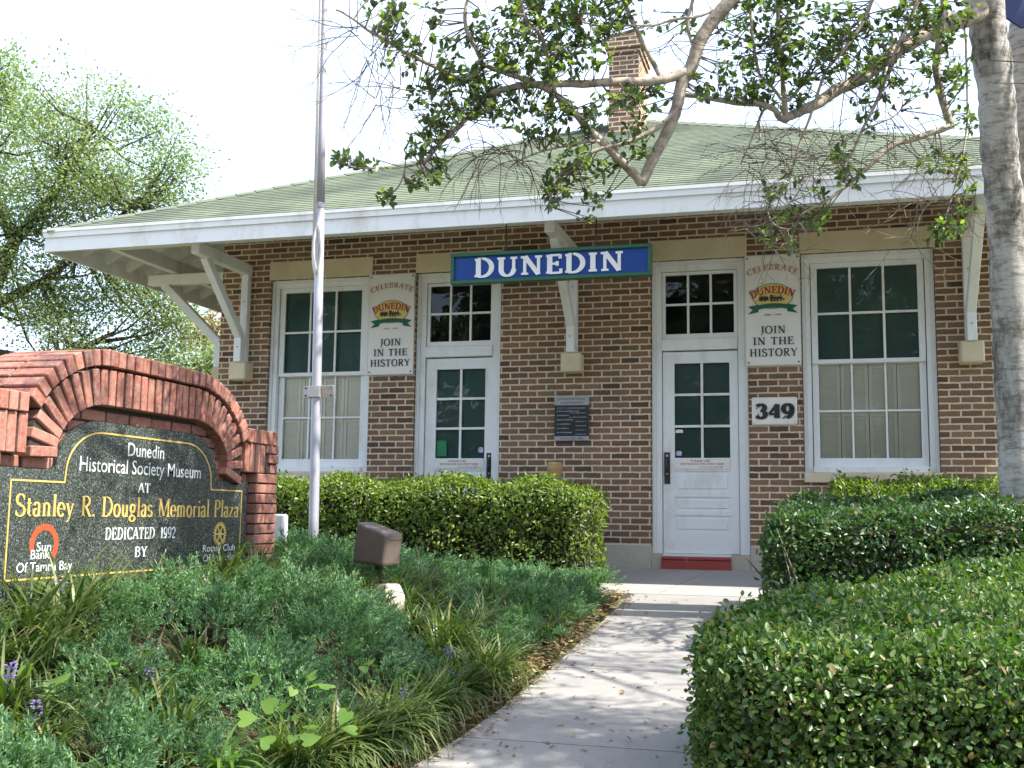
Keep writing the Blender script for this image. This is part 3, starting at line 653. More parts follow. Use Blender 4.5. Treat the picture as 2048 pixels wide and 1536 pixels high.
def door(s):
    a, b = (.83, 1.835) if s > 0 else (-1.835, -.83)
    la, lb = (.942, 1.722) if s > 0 else (-1.722, -.942)
    f = MB(); casing(f, a, b, .152, 3.234, .105)
    f.box(a+.106, b-.106, .055, .19, 2.275, 2.395, .006); f.box(a+.106, b-.106, .06, .25, .120, .150, .004)
    d = f.build('door', 'white', B)
    cx = (la+lb)/2; t = MB(); sash_bars(t, cx-.358, cx+.358, 2.455, 3.092, 3, 2, .10, (.035, .035, .055, .032), .024); t.build('transom', 'white', d)
    q = MB(); q.add([(cx-.37, .116, 2.44), (cx+.37, .116, 2.44), (cx+.37, .116, 3.11), (cx-.37, .116, 3.11)], [(0, 1, 2, 3)]); q.build('pane', 'pane', d)
    q = MB(); q.box(cx-.42, cx+.42, .34, .36, 2.30, 3.2); q.box(cx-.42, cx+.42, .20, .339, 2.397, 2.40); q.build('blind', 'dark', d)  # near-black backing painted for the unlit interior behind the transom
    L = MB(); gx = cx+(.0186 if s > 0 else .02)
    g0, g1 = (gx-.287, gx+.287)
    L.box(la, g0, .098, .14, .155, 2.262); L.box(g1, lb, .098, .14, .155, 2.262)
    L.box(g0, g1, .0985, .1395, 2.14, 2.262)
    z = [.155, .36, .575, .635, .80, 1.14]
    L.box(g0, g1, .0985, .1395, .155, .372); L.box(g0, g1, .108, .13, .372, .545); L.box(g0, g1, .0985, .1395, .545, .59); L.box(g0, g1, .108, .13, .59, .735); L.box(g0, g1, .0985, .1395, .735, .79); L.box(g0, g1, .108, .13, .79, 1.005); L.box(g0, g1, .0985, .1395, 1.005, 1.14)
    for z0, z1 in ((.372, .545), (.59, .735), (.79, 1.005)): L.box(g0+.035, g1-.035, .101, .107, z0+.03, z1-.03, .003)
    sash_bars(L, g0, g1, 1.1405, 2.1395, 2, 3, .1, (-.001, -.001, -.001, -.001), .026, .036)
    L.build('door_leaf', 'white', d)
    q = MB(); q.add([(g0, .118, 1.142), (g1, .118, 1.142), (g1, .118, 2.138), (g0, .118, 2.138)], [(0, 1, 2, 3)]); q.build('pane', 'pane', d)
    q = MB(); q.box(g0-.05, g1+.05, .145, .152, 1.1, 2.2); q.build('blind', 'blind', d)
    h = MB(); hx = (.985 if s > 0 else -.966); h.box(hx-.031, hx+.031, .088, .0975, .87, 1.20, .003)
    h.tube([(hx, .09, 1.13), (hx, .05, 1.12), (hx, .045, 1.04), (hx, .09, 1.00)], .011, 8); h.build('handle', 'black', d)
    h = MB(); h.tube([(hx, .088, 1.165), (hx, .083, 1.165)], .014, 10); h.build('lock', 'steel', d); h = MB(); h.tube([(hx, .088, .975), (hx, .083, .975)], .008, 8); h.build('screw', 'steel', d)
    p = MB(); xa, xb = sorted((s*.936, s*1.641)); p.box(xa, xb, -.042, .05, -.3, .092, .006); p.box(xa, xb, -.05, .058, .0925, .119, .006); p.build('step', 'red', d)
    lintel(*sorted((s*.82, s*1.837)), d); return d
door(-1); door(1)
ib = MB(); ib.add([(-4.2, .37, 0), (4.2, .37, 0), (4.2, .37, 4), (-4.2, .37, 4)], [(0, 1, 2, 3)]); ib.build('interior_wall', 'dark', B)  # near-black sheet painted for the unlit rooms behind the glass

# ================================================================== SIGNS ON THE FACADE
SG = thing('station_sign', 'long blue name board in green frame hung from the eave, reading DUNEDIN', 'sign', (0, -1.2, 2.81))
x0, x1, z0, z1 = -1.004, 1.016, 2.810, 3.122
mb = MB(); mb.box(x0+.035, x1-.035, -1.20, -1.16, z0+.035, z1-.035); mb.build('panel', 'blue', SG)
mb = MB()
for f in ((x0, x1, z1-.036, z1), (x0, x1, z0, z0+.036), (x0, x0+.036, z0+.0365, z1-.0365), (x1-.036, x1, z0+.0365, z1-.0365)): mb.box(f[0], f[1], -1.225, -1.14, f[2], f[3], .004)
mb.build('frame', 'green', SG)
mb = MB(); serif_text(mb, 'DUNEDIN', (-.005, -1.2, 2.873), FX, FZ, FN, 1.50, .188, .19, .115, .115, .012, .12); mb.build('lettering', 'letter', SG)
for x in (-.439, .473):
    mb = MB(); mb.tube([(x, -1.18, z1), (x, -1.18, 3.52)], .007, 8); mb.tube([(x, -1.18, z1), (x, -1.18, z1+.03)], .014, 8); mb.build('hanger_rod', 'black', SG)

def banner(xc, label):
    T = thing('banner', label, 'banner', (xc, -.02, 2.095), 'pair of cream fabric banners on the facade')
    w, z0, z1, y = .272, 2.088, 3.226, -.020
    nx, nz = 18, 36; V = []
    def yy(x, z):
        u = (x-xc)/w; t = (z-z0)/(z1-z0); s = 0
        for cxx in (-1, 1):
            dx, dz = abs(u-cxx)*w, (1-t)*(z1-z0); a = math.atan2(dx, dz+.001); r = math.hypot(dx, dz)
            s += .0065*math.cos(a*17)*math.exp(-((r-.16)/.22)**2)*min(1, r/.08)
        return y-.003-max(-.002, s)-.0025*math.sin(t*9+u*2)*.5
    for j in range(nz+1):
        for i in range(nx+1):
            x = xc-w+2*w*i/nx; z = z0+(z1-z0)*j/nz; V.append((x, yy(x, z), z))
    F = [(j*(nx+1)+i, j*(nx+1)+i+1, (j+1)*(nx+1)+i+1, (j+1)*(nx+1)+i) for j in range(nz) for i in range(nx)]
    mb = MB(); mb.add(V, F); k = len(V)
    mb.add([(vx, y+.006, vz) for vx, vy, vz in V], [f[::-1] for f in F]); mb.build('cloth', 'banner', T, True)
    mb = MB(); e = .007
    mb.box(xc-w-e, xc+w+e, y-.003, y+.012, z1, z1+.012); mb.box(xc-w-e, xc+w+e, y-.003, y+.012, z0-.012, z0); mb.box(xc-w-e, xc-w, y-.003, y+.012, z0, z1); mb.box(xc+w, xc+w+e, y-.003, y+.012, z0, z1); mb.build('hem', 'banner_edge', T)
    for sx in (-1, 1):
        for z in (z0+.022, z1-.022):
            g = MB(); g.tube([(xc+sx*(w-.022), y-.004, z), (xc+sx*(w-.022), y-.012, z)], .009, 8); g.build('grommet', 'black', T)
    yo = y-.0095; zz = lambda t: z0+(z1-z0)*t
    def AR(rad):
        def f(X, Y, cg):
            th = X/rad; return ((rad+Y)*math.sin(th), (rad+Y)*math.cos(th)-rad)
        return f
    mb = MB(); serif_text(mb, 'CELEBRATE', (xc, yo, zz(.868)), FX, FZ, FN, .50, .058, .16, .07, .07, .001, .16, AR(.52)); mb.build('arched_word', 'tan', T)
    mb = MB()
    for tx, t, wd in (('JOIN', .282, .25), ('IN THE', .180, .405), ('HISTORY', .075, .475)): serif_text(mb, tx, (xc, yo, zz(t)), FX, FZ, FN, wd, .078, .15, .075, .06, .001, .10)
    mb.build('lettering', 'ink', T)
    # emblem
    em = MB(); em.prism([(.206*math.cos(2*math.pi*i/36), .134*math.sin(2*math.pi*i/36)) for i in range(36)], (xc, yo+.0005, zz(.625)), FX, FZ, FN, .0006); E_ = em.build('emblem', 'gribbon', T)
    em = MB(); em.prism([(.200*math.cos(2*math.pi*i/36), .128*math.sin(2*math.pi*i/36)) for i in range(36)], (xc, yo-.0003, zz(.625)), FX, FZ, FN, .0007); em.build('oval', 'yellow', E_)
    em = MB(); o = (xc, yo-.0016, zz(.59))
    def R_(a, b, c, d): em.prism([(a, b), (c, b), (c, d), (a, d)], o, FX, FZ, FN, .0006)
    R_(-.135, -.002, -.04, .034); R_(-.13, .036, -.05, .041); R_(-.03, .004, .10, .030); R_(-.026, .0305, .008, .052); R_(.078, .0305, .090, .055); R_(.02, .0305, .03, .046); R_(.05, .0305, .06, .044); R_(-.14, -.006, .115, -.0025); R_(.1005, -.004, .122, .010)
    for cxw, rr in ((-.11, .010), (-.075, .010), (-.01, .013), (.02, .013), (.05, .013), (.085, .010)): em.prism([(cxw+rr*math.cos(i*.7), -.008+rr*math.sin(i*.7)) for i in range(9)], (xc, yo-.0024, zz(.59)), FX, FZ, FN, .0005)
    em.build('locomotive', 'ink', E_)
    em = MB(); serif_text(em, 'DUNEDIN', (xc, yo-.0032, zz(.650)), FX, FZ, FN, .425, .075, .20, .11, .08, .0008, .06, AR(.46)); em.build('arched_name', 'redink', E_)
    em = MB(); th = [(-70+140*i/12) for i in range(13)]
    a = [(.165*math.sin(R(t))/.94, -.116+.040*math.cos(R(t))) for t in th]; c = [(x, z-.046) for x, z in a]
    for i in range(12): em.prism([c[i], c[i+1], a[i+1], a[i]], (xc, yo-.0018, zz(.625)), FX, FZ, FN, .0007)
    for s in (-1, 1): em.prism([(s*.145, -.125), (s*.145, -.165), (s*.25, -.185), (s*.20, -.140), (s*.25, -.105), (s*.145, -.085)][::s], (xc, yo-.0011, zz(.625)), FX, FZ, FN, .0006)
    em.build('ribbon', 'gribbon', E_)
    em = MB(); sans_text(em, 'CENTENNIAL  1899 - 1999', (xc, yo, zz(.445)), FX, FZ, FN, .17, .016) if False else sans_text(em, '1899 - 1999', (xc, yo, zz(.445)), FX, FZ, FN, .17, .018); em.build('dates', 'ink', E_)
banner(-2.116, 'cream CELEBRATE banner fixed between the left sash window and the left white door')
banner(2.092, 'cream CELEBRATE banner fixed above the 349 plaque beside the right door')

T = thing('number_plaque', 'white house number plaque with black digits 349 beside the right door', 'number plaque', (2.092, 0, 1.467))
mb = MB(); mb.box(1.867, 2.317, -.025, -.003, 1.467, 1.752, .012); mb.build('plate', 'tile', T)
mb = MB(); serif_text(mb, '349', (2.092, -.025, 1.537), FX, FZ, FN, .375, .142, .26, .15, .16, .010, .09); mb.build('digits', 'black', T)
for x in (1.885, 2.299):
    for z in (1.485, 1.734):
        mb = MB(); mb.tube([(x, -.025, z), (x, -.029, z)], .006, 8); mb.build('screw', 'steel', T)
T = thing('memorial_plaque', 'small dark wall plaque with silver top and bottom bands under the middle corbel', 'plaque', (-.018, 0, 1.324))
mb = MB(); mb.box(-.206, .170, -.022, -.002, 1.324, 1.791, .004); mb.build('plate', 'bronze', T)
mb = MB(); mb.box(-.208, .172, -.028, -.0225, 1.700, 1.793, .003); mb.build('band', 'silver', T); mb = MB(); mb.box(-.208, .172, -.028, -.0225, 1.322, 1.368, .003); mb.build('band', 'silver', T)
mb = MB(); sans_text(mb, 'DUNEDIN HISTORICAL', (-.018, -.028, 1.756), FX, FZ, FN, .30, .022); sans_text(mb, 'SOCIETY MUSEUM', (-.018, -.028, 1.716), FX, FZ, FN, .25, .022); sans_text(mb, 'DEDICATED 1988', (-.018, -.028, 1.335), FX, FZ, FN, .24, .020); mb.build('dark_lettering', 'ink', T)
mb = MB(); sans_text(mb, 'CITY COMMISSION', (-.018, -.022, 1.660), FX, FZ, FN, .31, .018)
rr = random.Random(3)
for z, w1, w2 in ((1.632, .24, 0), (1.614, 0, .19), (1.586, .13, 0), (1.568, 0, .19), (1.540, .18, 0), (1.522, 0, .12), (1.494, .15, 0), (1.476, 0, .12), (1.448, .13, 0), (1.430, 0, .12), (1.404, .17, 0), (1.386, 0, .12)):
    w = w1 or w2; xa = -.18 if w1 else .145-w; x = xa
    while x < xa+w-.004:
        l = rr.uniform(.004, .011); mb.box(x, min(x+l, xa+w), -.0235, -.0215, z, z+(.010 if w1 else .007)); x += l+rr.choice((.0025, .0025, .0025, .009))
mb.build('silver_lettering', 'silver', T)
def notice(xc, label):
    T = thing('door_notice', label, 'notice', (xc, .09, 1.02), 'pair of notices on the front doors')
    mb = MB(); mb.box(xc-.287, xc+.287, .090, .0975, 1.026, 1.134, .002); mb.build('plate', 'tile', T)
    mb = MB(); sans_text(mb, 'PLEASE USE', (xc-.02, .09, 1.100), FX, FZ, FN, .20, .020, bold=.01); sans_text(mb, 'ENTRANCE ON WEST SIDE', (xc, .09, 1.068), FX, FZ, FN, .44, .020, bold=.01)
    mb.box(xc-.03, xc+.19, .088, .0895, 1.044, 1.048); mb.prism([(0, .008), (.022, 0), (0, -.008)][::-1], (xc+.19, .0895, 1.046), FX, FZ, FN, .0015); mb.build('lettering', 'redink', T)
notice(1.351, 'white notice with red arrow on the right door below its glass'); notice(-1.312, 'white notice with red arrow on the left door below its glass')
def stick(x0, x1, z0, z1, m, label, grp=None):
    mb = MB(); mb.prism([(x0, z0), (x1, z0), (x1, z1-.012), (x1-.01, z1), (x0+.01, z1), (x0, z1-.012)], (0, .1175, 0), FX, FZ, FN, .001); o = mb.build('window_sticker', m); tag(o, label, 'sticker', grp)
stick(-1.585, -1.47, 1.165, 1.34, 'sticker', 'bright green paper stuck inside the lower left pane of left door')
stick(-1.10, -1.045, 1.205, 1.265, 'violet', 'small pale violet sticker in the lower right pane of the left door')
stick(1.078, 1.135, 1.165, 1.215, 'violet', 'small violet sticker low in the bottom left pane of the right door', 'violet stickers on the right door')
stick(1.072, 1.15, 1.405, 1.44, 'tile', 'white sticker high in the bottom left pane of the right door', 'violet stickers on the right door')

# ================================================================== FLAGPOLE
b0, b1 = Vector((-1.088, -3.925, -.15)), Vector((-1.20, -3.925, 7.2))
PP = lambda z: b0.lerp(b1, (z+.15)/7.35)
rP = lambda z: np.interp(z, [0, 2.9, 2.9001, 4.6, 7.2], [.038, .034, .029, .022, .017])
T = thing('flagpole', 'tall grey metal flagpole with white halyard standing in the planting bed', 'flagpole', tuple(b0))
mb = MB(); zs = [-.15, .5, 1.2, 2.0, 2.86]; mb.tube([PP(z) for z in zs], [rP(z) for z in zs], 20); zs = [2.861, 3.5, 4.5, 5.8, 7.2]; mb.tube([PP(z) for z in zs], [float(rP(z+.001)) for z in zs], 20); mb.build('pole', 'alum', T, True)
mb = MB(); mb.tube([PP(2.84), PP(2.875)], .037, 20); mb.build('collar', 'alum', T)
mb = MB(); cam_dir = Vector((.2, -.97, 0)); lft = Vector((-.97, -.2, 0))
off = lambda z, l, f: PP(z)+lft*l+cam_dir*f
mb.tube([off(7.1, .03, .02), off(4.5, .034, .02), off(2.6, .045, .012)], .008, 6); mb.tube([off(7.1, .018, .03), off(4.5, .02, .035), off(2.6, .025, .05)], .007, 6)
rr = random.Random(5)
for i in range(5):
    zc = 2.48; a = [off(zc+.17*math.cos(t)+.01*i, .012+.028*math.sin(t)-.004*i, .05+.006*math.sin(2*t+i)+.005*i) for t in [2*math.pi*j/14 for j in range(15)]]
    mb.tube(a, .0065, 6, False)
mb.tube([off(2.6, .045, .012), off(2.55, .03, .05), off(2.5, 0, .055)], .008, 6); mb.build('halyard', 'rope', T, True)
mb = MB(); mb.obox(off(2.46, 0, .045), cam_dir, lft, (0, 0, 1), (.02, .01, .09), .004); mb.build('cleat', 'steel', T)
zc = 1.42; ps = (1, 0, 0)
def plate(cx, hw, fy):
    m2 = MB(); m2.obox(PP(zc)+Vector((cx, fy, .0)), (1, 0, 0), (0, 1, 0), (0, 0, 1), (hw, .004, .046), .002); return m2
mb = plate(-.072, .026, -.01); mb.obox(PP(zc)+Vector((0, -.046, 0)), (1, 0, 0), (0, 1, 0), (0, 0, 1), (.047, .003, .042), .002); mb.obox(PP(zc)+Vector((-.045, -.028, 0)), (1, 0, 0), (0, 1, 0), (0, 0, 1), (.003, .02, .042))
mb.obox(PP(zc)+Vector((.045, -.028, 0)), (1, 0, 0), (0, 1, 0), (0, 0, 1), (.003, .02, .042)); mb.obox(PP(zc)+Vector((.098, -.012, 0)), (1, 0, 0), (0, .98, .2), (0, -.2, .98), (.052, .004, .048), .002); mb.build('pole_bracket', 'steel', T)
mb = MB()
for cx in (-.08, .125):
    for dz in (-.028, .028): mb.tube([PP(zc)+Vector((cx, -.014, dz)), PP(zc)+Vector((cx, -.022, dz))], .006, 8)
mb.build('bolt', 'black', T)

# ================================================================== MONUMENT SIGN (faces +X)
YC = -5.955; AX, AZv, AN = Vector((0, 1, 0)), Vector((0, 0, 1)), Vector((1, 0, 0))
MS = thing('monument_sign', 'arched red brick monument holding a dark polished granite panel with gold lettering', 'sign', (-1.33, YC, bedz(-1.3, YC)-.3))
XR, XG, XI, XB = -1.115, -1.158, -1.186, -1.56      # faces: ring, granite, inner wall, back
def brk(mb, s, z, ds, dz, hs, hz, xf, xb, j=.0):
    """brick box centred s,z ; local axis (ds,dz), half sizes"""
    rr_ = random.random
    a = Vector((0, ds, dz)); c = Vector((0, -dz, ds)); xf2 = xf+(rr_()-.5)*.009; tw_ = (rr_()-.5)*.03; ds, dz = ds-dz*tw_, dz+ds*tw_; a = Vector((0, ds, dz)).normalized(); c = Vector((0, -a.z, a.y))
    mb.obox(((xf2+xb)/2, YC+s, z), a, c, (1, 0, 0), (hs, hz, (xf2-xb)/2), .005)
random.seed(11)
# inner core (mortar) and running courses
core = MB()
prof = [(-1.47, -1.0), (1.47, -1.0), (1.47, 1.05), (1.02, 1.05), (.93, 1.16), (.80, 1.26), (.62, 1.325), (.40, 1.345), (-.40, 1.345), (-.62, 1.325), (-.80, 1.26), (-.93, 1.16), (-1.02, 1.05), (-1.47, 1.05)]
core.prism(prof, (XB+.012, YC, 0), AX, AZv, AN, (XI-.012)-(XB+.012)); core.build('mortar_core', 'mortar', MS)
pit = .0677; runs = {XI: MB(), XB+.095: MB()}
row = 0; z = .745
def ring_in(s):   # intrados height at s
    return 0
while z > -.62:
    for xf, xb in ((XI, XI-.09), (XB+.095, XB)):
        s = -1.18+(.105 if row % 2 else 0) if xf == XI else -1.48+(.105 if row % 2 else 0)
        e = 1.18 if xf == XI else 1.48
        while s < e:
            w = min(.198, e-s); 
            if w > .03: brk(runs[xf], s+w/2, z, 1, 0, w/2-.004, .0285, xf, xb)
            s += .2085
    z -= pit; row += 1
z = .745+pit; row = 1
while z < 1.06:
    hw = .96 if z < .9 else (.86 if z < .99 else .66)
    s = -hw+(.1 if row % 2 else 0)-.1
    while s < hw:
        a, b = max(s, -hw), min(s+.2, hw)
        if b-a > .03: brk(runs[XI], (a+b)/2, z, 1, 0, (b-a)/2-.004, .0285, XI, XI-.09)
        s += .2085
    z += pit; row += 1
for q in runs.values(): q.build('brick_course', 'sbrick', MS)
# piers
for sg in (-1, 1):
    pr = MB(); z = .745; row = 0
    while z > -.62:
        if row % 2: brk(pr, sg*1.335, z, 1, 0, .143, .0300, XR, XB)
        else: brk(pr, sg*1.4, z, 1, 0, .076, .0300, XR, XB); brk(pr, sg*1.258, z, 1, 0, .064, .0300, XR, XB)
        z -= pit; row += 1
    pr.build('pier', 'sbrick', MS)
# soldier ring along the arch: path of intrados
def path_pts():
    P = [(-.80, .775)]
    for i in range(1, 13):
        t = R(180-90*i/12); P.append((-.42+.39*math.cos(t)*1.0, .79+.275*math.sin(t)))
    for i in range(1, 9): P.append((-.42+.84*i/8, 1.065))
    for i in range(1, 13):
        t = R(90-90*i/12); P.append((.42+.39*math.cos(t), .79+.275*math.sin(t)))
    P.append((.80, .775)); return P
PTH = path_pts()
def resample(P, step, off):
    # offset curve then resample with approx step
    Q = []
    for i, p in enumerate(P):
        a, b = P[max(i-1, 0)], P[min(i+1, len(P)-1)]; t = Vector((b[0]-a[0], b[1]-a[1])).normalized(); n = Vector((-t.y, t.x)); Q.append((Vector(p)+n*off, n))
    L = [0]
    for i in range(1, len(Q)): L.append(L[-1]+(Q[i][0]-Q[i-1][0]).length)
    n = round(L[-1]/step); out = []
    for k in range(n):
        d = (k+.5)*L[-1]/n; i = max(j for j in range(len(L)) if L[j] <= d); i = min(i, len(Q)-2); f = (d-L[i])/max(1e-6, L[i+1]-L[i])
        out.append((Q[i][0].lerp(Q[i+1][0], f), Q[i][1].lerp(Q[i+1][1], f).normalized()))
    return out, L[-1]/n
ring = MB(); pts, st = resample(PTH, .069, .10)
for p, n in pts:
    c = Vector((p.x, p.y)); brk(ring, c.x, c.y, n.x, n.y, .0965, st/2-.0085, XR, XB)
ring.build('arch_course', 'sbrick', MS)
mj = MB()
lo, _ = resample(PTH, .05, .008); hi_, _ = resample(PTH, .05, .192)
n_ = len(lo)
for i in range(n_-1):
    j0 = min(len(hi_)-1, round(i*(len(hi_)-1)/(n_-1))); j1 = min(len(hi_)-1, round((i+1)*(len(hi_)-1)/(n_-1)))
    mj.prism([tuple(lo[i][0]), tuple(lo[i+1][0]), tuple(hi_[j1][0]), tuple(hi_[j0][0])], (XB+.02, YC, 0), AX, AZv, AN, XR-.016-XB-.02)
for sg in (-1, 1):
    a_, b_ = sorted((sg*1.196, sg*1.474)); mj.prism([(a_, -.62), (b_, -.62), (b_, .772), (a_, .772)], (XB+.02, YC, 0), AX, AZv, AN, XR-.015-XB-.02)
    a_, b_ = sorted((sg*1.035, sg*1.468)); mj.prism([(a_, .784), (b_, .784), (b_, .968), (a_, .968)], (XB+.02, YC, 0), AX, AZv, AN, XR-.014-XB-.02)
    mj.prism([(a_, .980), (b_, .980), (b_, 1.058), (a_, 1.058)], (XB+.02, YC, 0), AX, AZv, AN, XR-.006-XB-.02)
mj.build('mortar_joints', 'mortar', MS)
cap_ = MB(); pts, st = resample(PTH, .0735, .255)
for p, n in pts:
    if p.y < 1.00: continue
    for xa, xb in ((XR+.012, XR-.205), (XR-.212, XB-.012)): brk(cap_, p.x, p.y, n.x, n.y, .0440, st/2-.0065, xa, xb)
for sg in (-1, 1):
    s = 1.045
    while s < 1.45:
        for xa, xb in ((XR+.012, XR-.205), (XR-.212, XB-.012)): brk(cap_, sg*(s+.032), 1.022, 0, 1, .0465, .0285, xa, xb)
        s += .0677
cap_.build('coping', 'sbrick', MS)
for sg in (-1, 1):
    sd = MB(); s = 1.03
    while s < 1.30: brk(sd, sg*(s+.032), .876, 0, 1, .096, .0285, XR, XB); s += .0677
    for z in (.813, .881, .948): brk(sd, sg*(1.478-(.082-(.948-z)*.25)), z, 1, 0, .082-(.948-z)*.25, .0300, XR, XB)
    sd.build('shoulder_course', 'sbrick', MS)
# granite
gp_ = [(-1.147, -.40), (1.147, -.40), (1.147, .715), (.765, .715)]
for i in range(0, 13):
    t = R(90*i/12); gp_.append((.42+.335*math.cos(t), .735+.25*math.sin(t)))
for i in range(0, 13):
    t = R(90+90*i/12); gp_.append((-.42+.335*math.cos(t), .735+.25*math.sin(t)))
gp_ += [(-.765, .715), (-1.147, .715)]
mb = MB(); mb.prism(gp_, (XI-.01, YC, 0), AX, AZv, AN, XG-XI+.01); GRN = mb.build('granite_panel', 'granite', MS)
gl = [(-1.07, .185), (1.07, .185), (1.07, .655), (.735, .655)]
for i in range(1, 13):
    t = R(90*i/12); gl.append((.40+.285*math.cos(t), .70+.225*math.sin(t)))
for i in range(0, 12):
    t = R(90+90*i/12); gl.append((-.40+.285*math.cos(t), .70+.225*math.sin(t)))
gl += [(-.735, .655), (-1.07, .655)]
mb = MB()
gl = [(a, b) for a, b in gl]; gl[3] = (.69, .655); gl[-2] = (-.69, .655)
for i in range(len(gl)):
    p, q = Vector((XG+.001, YC+gl[i][0], gl[i][1])), Vector((XG+.001, YC+gl[(i+1) % len(gl)][0], gl[(i+1) % len(gl)][1]))
    d = (q-p).normalized(); mb.obox((p+q)/2, d, d.cross(AN), AN, ((q-p).length/2+.003, .0045, .0012+.0001*(i % 3)))
mb.build('gold_border', 'gold', GRN)
def mo(s, z): return (XG, YC+s, z)
for kind, tx, s_, z_, w_, c_ in (('s', 'Dunedin', -.009, .817, .345, .075), ('s', 'Historical Society Museum', -.009, .719, 1.145, .077), ('r', 'AT', -.012, .62, .115, .052), ('r', 'DEDICATED', -.115, .362, .45, .063), ('r', '1992', .245, .362, .15, .063),
        ('r', 'BY', -.012, .263, .115, .055), ('s', 'Rotary Club', .82, .272, .385, .042), ('s', 'Of Dunedin', .82, .212, .37, .042), ('s', 'Sun', -.813, .315, .105, .045), ('s', 'Bank', -.835, .279, .135, .045), ('s', 'Of Tampa Bay', -.795, .219, .40, .046)):
    mb = MB()
    if kind == 's': sans_text(mb, tx, mo(s_, z_), AX, AZv, AN, w_, c_, bold=.003)
    else: serif_text(mb, tx, mo(s_, z_), AX, AZv, AN, w_, c_, .15, .07, .06, .0015, .08)
    mb.build('lettering', 'wink', GRN)
mb = MB(); serif_text(mb, 'Stanley R. Douglas Memorial Plaza', mo(.003, .485), AX, AZv, AN, 2.07, .104, .125, .05, .04, .002, .04); mb.build('gold_lettering', 'gold', GRN)
mb = MB(); gx, gz_ = .82, .378
for i in range(24):
    a = 2*math.pi*i/24; a2 = a+2*math.pi/24
    mb.prism([(.052*math.cos(a), .052*math.sin(a)), (.066*math.cos(a), .066*math.sin(a)), (.066*math.cos(a2), .066*math.sin(a2)), (.052*math.cos(a2), .052*math.sin(a2))], mo(gx, gz_), AX, AZv, AN, .0015)
    mb.prism([(.066*math.cos(a+.04), .066*math.sin(a+.04)), (.078*math.cos(a+.06), .078*math.sin(a+.06)), (.078*math.cos(a+.17), .078*math.sin(a+.17)), (.066*math.cos(a+.2), .066*math.sin(a+.2))], mo(gx, gz_), AX, AZv, AN, .0016)
for i in range(6):
    a = math.pi*i/3; c, s_ = math.cos(a), math.sin(a); mb.prism([(-.007*s_, .007*c), (.007*s_, -.007*c), (.052*c+.005*s_, .052*s_-.005*c), (.052*c-.005*s_, .052*s_+.005*c)], mo(gx, gz_), AX, AZv, AN, .0014)
mb.prism([(.019*math.cos(i*math.pi/6), .019*math.sin(i*math.pi/6)) for i in range(12)], mo(gx, gz_), AX, AZv, AN, .002); mb.build('gear_emblem', 'gold', GRN)
mb = MB(); ox_, oz_ = -.812, .345
for i in range(20):
    a, a2 = R(200-240*i/20), R(200-240*(i+1)/20); mb.prism([(.072*math.cos(a2), .072*math.sin(a2)), (.104*math.cos(a2), .104*math.sin(a2)), (.104*math.cos(a), .104*math.sin(a)), (.072*math.cos(a), .072*math.sin(a))], mo(ox_, oz_), AX, AZv, AN, .0013)
mb.build('sunrise_emblem', 'orange', GRN)

# ================================================================== SMALL THINGS
T = thing('utility_box', 'small white plastic box on a post behind the end of the brick sign', 'box', (-1.275, -4.06, bedz(-1.27, -4.06)-.1))
c = atD(553, 1057, 7.9)
mb = MB(); mb.box(c[0]-.06, c[0]+.055, c[1]-.0, c[1]+.08, c[2]-.105, c[2]+.105, .014); mb.build('cabinet', 'box', T)
mb = MB(); mb.box(c[0]-.02, c[0]+.02, c[1]+.02, c[1]+.06, -.2, c[2]-.105); mb.build('post', 'galv', T)
T = thing('wooden_post', 'flared tan post top standing behind the clipped hedge by the wall', 'post', (-.056, -.6, -.06))
mb = MB(); mb.tube([(-.06, -.6, z) for z in (-.06, .80, .92, 1.0, 1.045)], [.048, .052, .064, .080, .080], 14); mb.build('shaft', 'post', T)
mb = MB(); mb.tube([(-.06, -.6, 1.046), (-.06, -.6, 1.06)], [.072, .066], 14); mb.build('cap', 'post', T)
# floodlight
D = 6.9; fc = Vector(atD(757, 1088, D)); fb = Vector(atD(775, 1185, D))
T = thing('floodlight', 'bronze box floodlight on a concrete block among the junipers', 'floodlight', (fb.x, fb.y, bedz(fb.x, fb.y)-.1))
# housing: wedge box, rotated so that two faces show
ang = R(-18); ca, sa = math.cos(ang), math.sin(ang); ex, ey = Vector((ca, sa, 0)), Vector((-sa, ca, 0))
def hb(mb, prof, w, b=.0):
    mb.prism(prof, fc-ey*w/2, ex, Vector((0, 0, 1)), ey, w)
import bmesh
def bevel_obj(o, w, seg=2, ang=R(35)):
    m = o.modifiers.new('bevel', 'BEVEL'); m.width = w; m.segments = seg; m.limit_method = 'ANGLE'; m.angle_limit = ang
mb = MB(); hb(mb, [(-.148, -.120), (.112, -.138), (.138, .070), (-.118, .142)], .17); h = mb.build('housing', 'lampb', T); bevel_obj(h, .022, 3)
mb = MB(); mb.prism([(-.09, -.085), (.09, -.085), (.09, .085), (-.09, .085)], fc+ey*.0855, ex, Vector((0, 0, 1)), ey, .006); mb.build('lens', 'lens', h)
mb = MB(); mb.prism([(.128, .030), (.1365, .030), (.1375, .052), (.130, .052)], fc-ey*.06, ex, Vector((0, 0, 1)), ey, .12); mb.build('hinge_plate', 'lampb', h)
kx = fc+ex*.01+Vector((0, 0, -.13))
mb = MB(); mb.tube([kx, kx-Vector((0, 0, .035))], [.030, .024], 12); mb.tube([kx-Vector((-.002, 0, .03)), (fb.x-.03, fb.y, fb.z+.05)], [.016, .016], 12); mb.tube([(fb.x-.03, fb.y, fb.z+.07), (fb.x-.03, fb.y, fb.z+.05)], .026, 12); mb.build('stem', 'black', T)
mb = MB(); b2 = [(-.085, -.085), (.085, -.085), (.085, .085), (-.085, .085)]
